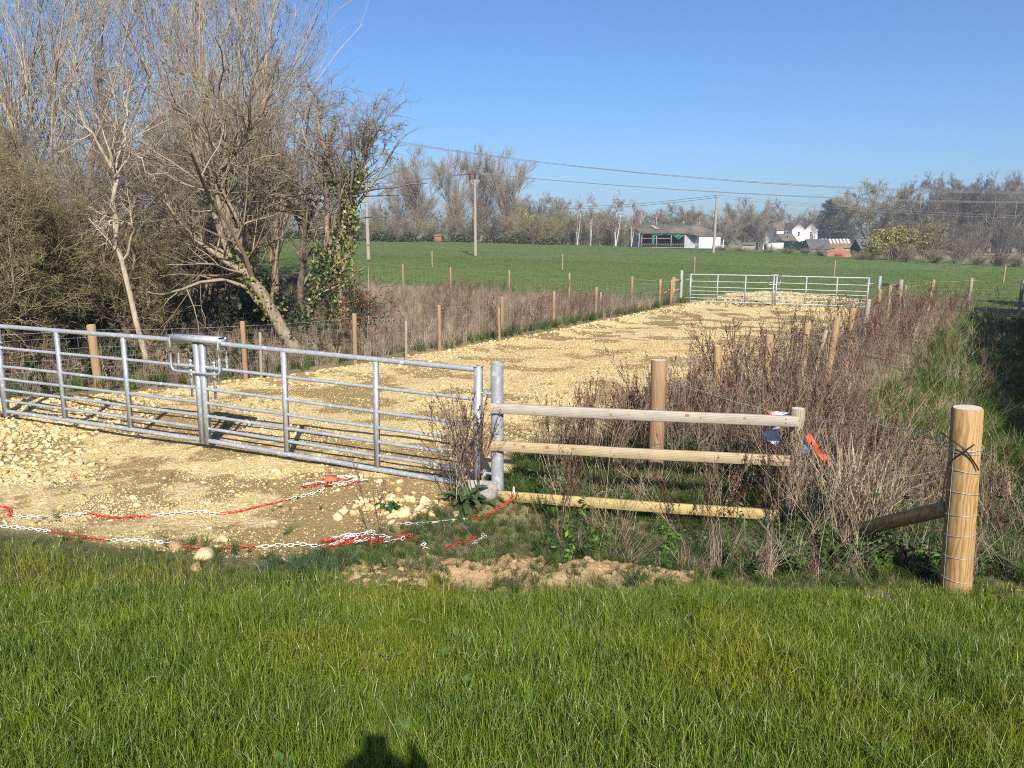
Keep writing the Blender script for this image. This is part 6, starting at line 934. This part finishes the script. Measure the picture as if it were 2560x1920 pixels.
    mb = MB(); corr(mb, 11.6, 16.3, 0, 2.35, -2.2, .4, .03); corr(mb, -2.2, -.2, 0, 2.35, 11.6, .4, .03, 1); corr(mb, -2.2, 6, 0, 2.35, 16.3, .4, .03, 1); part('store_wall', mb, 'whitetin', t); mb = MB(); slab(mb, [(9.2, -.3, 2.9), (16.5, -.3, 2.98), (16.5, -2.5, 2.4), (11.3, -2.5, 2.4)], .06); part('store_roof', mb, 'asbestos', t)
    p = holder('porch', 'small white porch at the right end of the barn', 'porch', 1551, 163, .19); mb = MB(); mb.box((0, 0, .45), (1.9, 1.6, .9)); mb.box((.88, -.7, 1.6), (.12, .12, 1.5)); mb.box((0, .75, 1.4), (1.9, .1, 1.1)); part('wall', mb, 'render', p); mb = MB(); slab(mb, [(-2.2, -1.0, 2.75), (1.0, -1, 2.35), (1.0, 1, 2.35), (-2.2, 1, 2.75)], .1); part('roof', mb, 'slate', p)
    for k in range(2):
        h = holder('cattle_hurdle', ['grey tubular hurdles leaning before the white barn store', 'grey tubular hurdles sloping down to the third utility pole'][k], 'hurdle', (1478, 1512)[k], 155, -.02 - .06 * k)
        for i in range(5): mb = MB(); mb.tubes([[(0, 0, .25 + i * .25), (1.6, 0, .23 + i * .24), (3.3, 0, .2 + i * .2)]], .03, 5); part('bar', mb, 'galv', h)
        mb = MB(); mb.tubes([[(0, 0, 0), (0, 0, 1.35)], [(3.3, 0, 0), (3.3, 0, 1.1)]], .03, 5); part('upright', mb, 'galv', h)
barn()
def win(t, w, x, y, z, sx, sz, face='y', n=1):
    f = MB(); f.box((x, y, z), (sx, .06, sz) if face == 'y' else (.06, sx, sz)); o = part('window', f, 'glass', t); g = MB(); s = (sx + .16, .05, .07)
    for dz in (-sz / 2, 0, sz / 2): g.box((x, y, z + dz), (sx + .14, .09, .07) if face == 'y' else (.09, sx + .14, .07))
    part('frame', g, 'render', o)
def gable_roof(mb, x0, x1, y0, y1, ze, zr, axis, ov=.25, th=.14):
    if axis == 'y': xm = (x0 + x1) / 2; k = (zr - ze) / (xm - x0); slab(mb, [(x0 - ov, y0 - .1, ze - ov * k), (x0 - ov, y1 + .1, ze - ov * k), (xm, y1 + .1, zr), (xm, y0 - .1, zr)][::-1], th); slab(mb, [(xm, y0 - .1, zr), (xm, y1 + .1, zr), (x1 + ov, y1 + .1, ze - ov * k), (x1 + ov, y0 - .1, ze - ov * k)][::-1], th)
    else: ym = (y0 + y1) / 2; k = (zr - ze) / (ym - y0); slab(mb, [(x0 - .1, y0 - ov, ze - ov * k), (x1 + .1, y0 - ov, ze - ov * k), (x1 + .1, ym, zr), (x0 - .1, ym, zr)], th); slab(mb, [(x0 - .1, ym, zr), (x1 + .1, ym, zr), (x1 + .1, y1 + ov, ze - ov * k), (x0 - .1, y1 + ov, ze - ov * k)], th)
def gable_body(mb, x0, x1, y0, y1, ze, zr, axis, drop=.16):
    ze -= drop; zr -= drop
    if axis == 'y': xm = (x0 + x1) / 2; V = [(x0, y0, 0), (x1, y0, 0), (x1, y0, ze), (xm, y0, zr), (x0, y0, ze), (x0, y1, 0), (x1, y1, 0), (x1, y1, ze), (xm, y1, zr), (x0, y1, ze)]
    else: ym = (y0 + y1) / 2; V = [(x0, y0, 0), (x0, y1, 0), (x0, y1, ze), (x0, ym, zr), (x0, y0, ze), (x1, y0, 0), (x1, y1, 0), (x1, y1, ze), (x1, ym, zr), (x1, y0, ze)]
    mb.add(V, tris=[(2, 3, 4), (7, 8, 9)], quads=[(0, 1, 2, 4), (5, 6, 7, 9), (0, 1, 6, 5), (1, 2, 7, 6), (2, 3, 8, 7), (3, 4, 9, 8), (4, 0, 5, 9)])
def house():
    t = holder('house', 'white rendered farmhouse with two front gables and brown roofs', 'house', 1709, 230, .10, -.2)
    mb = MB(); gable_body(mb, 0, 3.95, 0, 9.5, 6.2, 8.2, 'y'); gable_body(mb, 3.951, 7.9, .0, 9.5, 6.2, 8.2, 'y'); gable_body(mb, -2.3, 6, 5.2, 14.6, 6.1, 8.5, 'x'); part('wall', mb, 'render', t)
    mb = MB(); gable_roof(mb, 0, 3.95, .15, 9.5, 6.2, 8.2, 'y', .05); gable_roof(mb, 3.96, 7.9, .15, 9.5, 6.2, 8.2, 'y', .05); r = part('roof', mb, 'roof', t); mb = MB(); gable_roof(mb, -2.25, 6, 5.2, 14.6, 6.1, 8.5, 'x'); part('rear_roof', mb, 'roof', t)
    mb = MB(); mb.box((-1.8, 9.9, 8.9), (.75, 1.0, 1.5)); mb.box((-1.8, 9.9, 9.85), (.85, 1.1, .14)); c = part('chimney', mb, 'rust', r); mb = MB(); mb.tubes([[(-1.8, 9.7, 9.9), (-1.8, 9.7, 10.3)], [(-1.8, 10.1, 9.9), (-1.8, 10.1, 10.3)]], .12, 8, cap=True); part('chimney_pot', mb, 'orangetile', c)
    for x in (2.1, 5.75): win(t, None, x, -.01, 4.85, .55, 1.35); win(t, None, x, -.01, .95, 1.5, 1.2)
    win(t, None, -.01, 2.9, 4.9, .8, 1.2, 'x'); win(t, None, -.01, 4.6, 4.9, .8, 1.2, 'x'); win(t, None, -2.31, 6.6, 4.9, .9, 1.2, 'x')
    mb = MB(); gable_body(mb, -4.4, .0, -4.4, 4.6, 2.7, 5.0, 'x'); e = part('extension', mb, 'render', t); mb = MB(); gable_roof(mb, -4.4, .0, -4.4, 4.6, 2.7, 5.0, 'x'); part('extension_roof', mb, 'roof', e); mb = MB(); mb.box((-2.0, -1.9, 4.02), (.7, .9, .06), np.array([[1, 0, 0], [0, .89, -.45], [0, .45, .89]])); part('roof_light', mb, 'glass', e)
    g = holder('garage', 'low cream flat-roofed garage before the white house', 'garage', 1676, 205, .1, .3); mb = MB(); mb.box((0, 0, .9), (2.8, 3, 1.8)); part('wall', mb, 'cream', g); mb = MB(); mb.box((0, 0, 1.84), (3, 3.2, .1)); part('roof', mb, 'slate', g); mb = MB(); mb.box((0, -1.52, .8), (2.3, .05, 1.5)); part('door', mb, 'cream', g); mb = MB(); mb.box((-2.0, .4, .8), (1.2, 2, 1.6)); part('side_store', mb, 'tin', g)
    s = holder('garden_shed', 'small grey timber shed with pitched roof left of the house', 'shed', 1618, 190, -.5, .0); mb = MB(); gable_body(mb, -1.3, 1.5, -1, 1, 1.35, 2.0, 'x', .05); part('wall', mb, 'timber', s); mb = MB(); gable_roof(mb, -1.4, 1.6, -1, 1, 1.35, 2.0, 'x', .2, .05); part('roof', mb, 'asbestos', s); mb = MB(); mb.box((1.52, 0, .8), (.04, .8, 1.5)); part('door', mb, 'timber', s)
    w = holder('slate_barn', 'low dark slate-roofed outbuilding right of the hedge', 'outbuilding', 1763, 170, .0); mb = MB(); gable_body(mb, -2.1, 2.4, -2, 2.5, 1.2, 3.0, 'x'); part('wall', mb, 'timber', w); mb = MB(); gable_roof(mb, -2.2, 2.4, -2, 2.5, 1.2, 3.0, 'x', .3, .1); part('roof', mb, 'slate', w)
    w = holder('striped_barn', 'outbuilding with white and rusty striped sheet roof', 'outbuilding', 1800, 180, -.12); mb = MB(); gable_body(mb, -3, 3.4, -3, 3, 1.4, 3.2, 'x'); part('wall', mb, 'timber', w); mb = MB(); gable_roof(mb, -3, 3.4, -3, 3, 1.4, 3.2, 'x', .3, .08); r = part('roof', mb, 'rustroof', w); mb = MB()
    for i in range(8): x = -2.7 + i * .78; slab(mb, [(x, -1.75, 2.20), (x + .42, -1.75, 2.20), (x + .42, -.05, 3.24), (x, -.05, 3.24)], .02)
    part('white_sheets', mb, 'stripe', r)
    w = holder('slate_shed', 'slate roof end of a shed showing left of the yellow willow', 'outbuilding', 1866, 165, .1); mb = MB(); gable_body(mb, -1.8, 3.2, -2, 2, 1.5, 3.3, 'x'); part('wall', mb, 'dark', w); mb = MB(); gable_roof(mb, -1.8, 3.2, -2, 2, 1.5, 3.3, 'x', .2, .1); part('roof', mb, 'slate', w)
    w = holder('brick_gable', 'low red brick gable end standing at the field edge', 'outbuilding', 1814, 112, .0, -.05); mb = MB(); V = [(-1.75, 0, 0), (1.75, 0, 0), (1.72, 0, .45), (.55, 0, 1.28), (-.1, 0, 1.42), (-.6, 0, 1.25), (-1.7, 0, .5)]; mb.ngon(np.array(V)); mb.ngon(np.array(V)[::-1] + np.array([0, .25, 0])); n = 7
    for i in range(n): a, b = np.array(V[i]), np.array(V[(i + 1) % n]); mb.add([a, a + [0, .25, 0], b + [0, .25, 0], b], quads=[(0, 1, 2, 3)])
    part('wall', mb, 'brickwall', w); mb = MB(); mb.box((-.1, -.02, .38), (1.1, .03, .5)); part('red_panel', mb, 'redpatch', w); mb = MB(); mb.box((-1.6, 1.6, .25), (.22, 2.6, .5)); mb.box((1.6, 1.6, .22), (.22, 2.6, .44)); part('side_wall', mb, 'brickwall', w)
    h = holder('field_hut', 'tiny red-brown hut among the brambles under the far tree clump', 'hut', 946, 132, .1); mb = MB(); gable_body(mb, -.6, .6, -.5, .5, 1.0, 1.3, 'x', .03); part('wall', mb, 'brickwall', h); mb = MB(); gable_roof(mb, -.6, .6, -.5, .5, 1.0, 1.3, 'x', .1, .04); part('roof', mb, 'asbestos', h)
house()
# ------------------------------------------------------------------ power poles and lines
def pole(b, top, r, label, ins):
    t = empty('utility_pole', b, label, 'utility pole', 'wooden power poles across the field'); v = np.array(top) - np.array(b); mb = MB(); P = np.array([v * u for u in np.linspace(-.03, 1, 8)]); mb.tubes(P, np.linspace(r, r * .72, 8), 10); part('pole', mb, 'pole', t, True)
    if ins:
        for k in (-1, 0, 1): p = v + np.array([k * ins, 0, .25 - .12 * abs(k)]); mb = MB(); mb.tubes([[p, p + [0, 0, .3], p + [0, 0, .7]]], np.array([[.11, .13, .11]]), 8, cap=True); part('insulator', mb, 'insul', t)
        mb = MB(); mb.beam(v + np.array([-ins, -.1, .12]), v + np.array([ins, -.1, .12]), .06, .07); mb.beam(v + np.array([-ins, -.1, .12]), v + np.array([0, -.1, -.55]), .05, .05, up=(0, 1, 0)); mb.beam(v + np.array([ins, -.1, .12]), v + np.array([0, -.1, -.55]), .05, .05, up=(0, 1, 0)); part('crossarm', mb, 'galv', t)
    return np.array(top)
def P_(px, py, D, ground=False): p = at(px, py, D); return (p[0], p[1], gz(p[0], p[1]) - .05) if ground else tuple(p)
t1 = pole(P_(796, 560, 62, 1), P_(788, 322, 62), .16, 'tall wooden power pole behind the ivy-hung tree crown', .55)
t2 = pole(P_(1027, 553, 87, 1), P_(1026, 392, 87), .19, 'wooden power pole with three brown insulators standing free in the field', .52)
t3 = pole(P_(1541, 546, 109, 1), P_(1549, 420, 109), .2, 'leaning wooden power pole in front of the barn', 0)
mb = MB(); mb.box((0, 0, -.5), (.5, .5, .7)); 
def cable(ends, label, grp, sag, r=.016, n=40):
    mb = MB(); a, b = ends; mb.tubes(sagline(a, b, n, sag), np.full(n, r), 4); tag(mb.build('power_cable', M['cable']), label, 'cable', grp)
E1 = np.array([92., 50., 9.6]); 
for k, nm in ((-1, 'nearest wire of the upper power line from the first pole'), (0, 'middle wire of the upper power line from the first pole'), (1, 'farthest wire of the upper power line from the first pole')): cable((t1 + [k * .5, 0, .9], E1 + [0, k * 1.3, .25 * (k == 0)]), nm, 'wires of the upper power line', 4.3, .012)
E2 = np.array([135., 87., 9.9])
for k, nm in ((-1, 'first wire of the middle power line from the second pole'), (0, 'second wire of the middle power line from the second pole'), (1, 'third wire of the middle power line from the second pole')):
    cable((t2 + [k * .5, 0, .9], E2 + [0, k * 2.2, .3 * (k == 0)]), nm, 'wires of the middle power line', 3.4, .016); cable((t2 + [k * .5, 0, .9], np.array([-60., 96 + k, 9.5])), nm.replace('from', 'running left from'), 'wires of the middle power line', 1.6, .02)
for k in (0, 1):
    cable((t3 + [0, 0, -.1 - .3 * k], np.array([140., 118., 8.0 - .4 * k])), ['upper', 'lower'][k] + ' thin wire running right from the leaning pole', 'wires of the leaning pole', 2.6, .02); cable((t3 + [0, 0, -.1 - .3 * k], np.array([6., 215., 12.0 - .6 * k])), ['upper', 'lower'][k] + ' thin wire running left from the leaning pole', 'wires of the leaning pole', 1.0, .025)
# ------------------------------------------------------------------ evergreens out of the frame on the right, whose shade lies over the ditch
def shade_trees():
    first = None
    for i, (x, y, h, r) in enumerate([(5.75, 1.0, 3.3, 1.0), (9.6, 1.6, 4.5, 2.0), (11.6, 5.2, 5.8, 2.2), (13.4, 8.8, 6.3, 2.3), (15.4, 12.6, 6.6, 2.4), (17.6, 16.4, 6.8, 2.5), (20.2, 20.6, 7.0, 2.6), (23.8, 24.0, 7.0, 2.6)]):  # first holly is an added unseen bush shading the ground beside the strainer
        if first is None:
            t = empty('holly_tree', (x, y, gz(x, y)), 'dense unseen holly tree outside the right edge, shading the ditch side', 'tree', 'holly row beyond the ditch'); mb = MB(); mb.tubes([[(0, 0, -.1), (.02, 0, .4), (0, 0, .85)]], np.array([[.035, .025, .008]]), 7); part('trunk', mb, 'bark', t); cm = MB(); n = 4200; v = rvec(n) * (rng.uniform(.1, 1, n) ** .4)[:, None]; C = v * np.array([.36, .36, .48]) + [0, 0, .55]; C[:, :2] *= (1.15 - .45 * C[:, 2:3]); C *= 1 + .25 * (vnoise(C[:, 0] * 9 + 40, C[:, 2] * 9 + C[:, 1] * 7 + 40, 4)[:, None] - .5); quads_at(cm, C, .02, cmix(n, DARKIVY), .2, .65); part('crown', cm, 'ivy', t); first = t
        else: t = copy_tree(first); t.location = (x, y, gz(x, y))
        t.rotation_euler[2] = i * 1.3
        for c in t.children: c.scale = (r / .36, r / .36, h)
shade_trees()
# ------------------------------------------------------------------ the photographer, whose head shadow falls on the lawn
def person():
    g = .81; x0, y0 = .045, -.43; t = []; E = []; Rr = []
    def v(p, r, par=None): t.append(p); Rr.append(r); (E.append((par, len(t) - 1)) if par is not None else None); return len(t) - 1
    pel = v((0, 0, .93), .15); sp = v((0, .01, 1.15), .145, pel); ch = v((0, 0, 1.36), .165, sp); nk = v((0, .01, 1.52), .06, ch); hd = v((0, .03, 1.61), .085, nk); v((0, .03, 1.70), .09, hd); ns = v((0, .13, 1.64), .018, hd)
    for s in (-1, 1):
        hp = v((s * .10, 0, .86), .10, pel); kn = v((s * .12, .02, .48), .062, hp); an = v((s * .13, -.02, .08), .045, kn); v((s * .15, .16, .035), .04, an)
        sh = v((s * .19, 0, 1.44), .06, ch); el = v((s * .25, .10, 1.25), .045, sh); wr = v((s * .11, .27, 1.50), .03, el); pm = v((s * .075, .285, 1.57), .032, wr)
        for k in range(4): f1 = v((s * (.075 - .012), .30 + .004 * k, 1.585 + .018 * k - .03), .009, pm); v((s * (.045), .315, 1.585 + .018 * k - .03), .0085, f1)
        th = v((s * .055, .27, 1.545), .01, pm); v((s * .035, .29, 1.56), .009, th)
    me = bpy.data.meshes.new('person'); me.from_pydata(t, E, []); o = bpy.data.objects.new('person', me); COL.objects.link(o); m = o.modifiers.new('s', 'SKIN'); me.skin_vertices[0].data[0].use_root = True
    for i, r in enumerate(Rr): me.skin_vertices[0].data[i].radius = (r, r)
    o.modifiers.new('d', 'SUBSURF').levels = 2; o.modifiers['d'].render_levels = 2; me.materials.append(M['clothes']); o.location = (x0, y0, g); tag(o, 'photographer in dark clothes standing behind the viewpoint holding a phone', 'person')
    h = MB(); vv, f, _ = rock(2, 0, 1); vv = vv / np.abs(vv).max(); h.add(vv * np.array([.112, .115, .105]) + np.array([0, .01, 1.70]), tris=f); part('hair', h, 'black', o, True)
    p = MB(); p.box((0, 0, 0), (.075, .009, .15)); q = p.build('phone', M['black']); q.location = (x0 - .05, y0 + .325, g + 1.56); tag(q, 'dark phone held up in both hands behind the viewpoint', 'phone')
M['clothes'] = nmat('dark_cloth', (.05, .055, .07), (.04, .045, .055), 20, .9)
person()
# ------------------------------------------------------------------ light, sky, camera
AZ = math.radians(10.5); EL = math.radians(35)
w = bpy.data.worlds.new('World'); SC.world = w; w.use_nodes = True; nt = w.node_tree; sky = nt.nodes.new('ShaderNodeTexSky'); sky.sky_type = 'NISHITA'; sky.sun_disc = False; sky.sun_elevation = EL; sky.sun_rotation = math.pi - AZ; sky.air_density = 1.0; sky.dust_density = 1; sky.ozone_density = 10; sky.altitude = 0
nt.links.new(sky.outputs[0], nt.nodes['Background'].inputs[0]); nt.nodes['Background'].inputs[1].default_value = .09
sd = bpy.data.lights.new('sun', 'SUN'); sd.energy = 4.9; sd.angle = math.radians(.53); sd.color = (1, .95, .86); so = bpy.data.objects.new('sun', sd); COL.objects.link(so)
to_sun = Vector((math.sin(AZ) * math.cos(EL), -math.cos(AZ) * math.cos(EL), math.sin(EL))); so.rotation_euler = to_sun.to_track_quat('Z', 'Y').to_euler(); so.location = to_sun * 40
cd = bpy.data.cameras.new('camera'); cd.sensor_width = 36; cd.lens = 36 * F / 2560; cd.clip_start = .05; cd.clip_end = 4000; co = bpy.data.objects.new('camera', cd); COL.objects.link(co); co.location = (0, 0, H); co.rotation_euler = (math.pi / 2 - PIT, 0, 0); SC.camera = co
SC.view_settings.view_transform = 'Standard'; SC.view_settings.look = 'None'; SC.view_settings.exposure = .70; SC.view_settings.gamma = 1
SC.cycles.pixel_filter_type = 'BLACKMAN_HARRIS'; SC.cycles.filter_width = 1.05; SC.cycles.max_bounces = 6; SC.cycles.diffuse_bounces = 3; SC.cycles.transmission_bounces = 3; SC.cycles.use_denoising = False

def haze():
    mb = MB(); mb.box((0, 160, 11), (640, 460, 30)); m = bpy.data.materials.new('thin_haze'); m.use_nodes = True; nt = m.node_tree; nt.nodes.remove(nt.nodes['Principled BSDF']); v = nt.nodes.new('ShaderNodeVolumePrincipled'); v.inputs['Color'].default_value = (.8, .87, 1, 1); v.inputs['Density'].default_value = .0007; v.inputs['Anisotropy'].default_value = .2
    nt.links.new(v.outputs[0], nt.nodes['Material Output'].inputs['Volume']); tag(mb.build('haze', m), 'thin pale spring haze over the fields', kind='stuff')
haze()
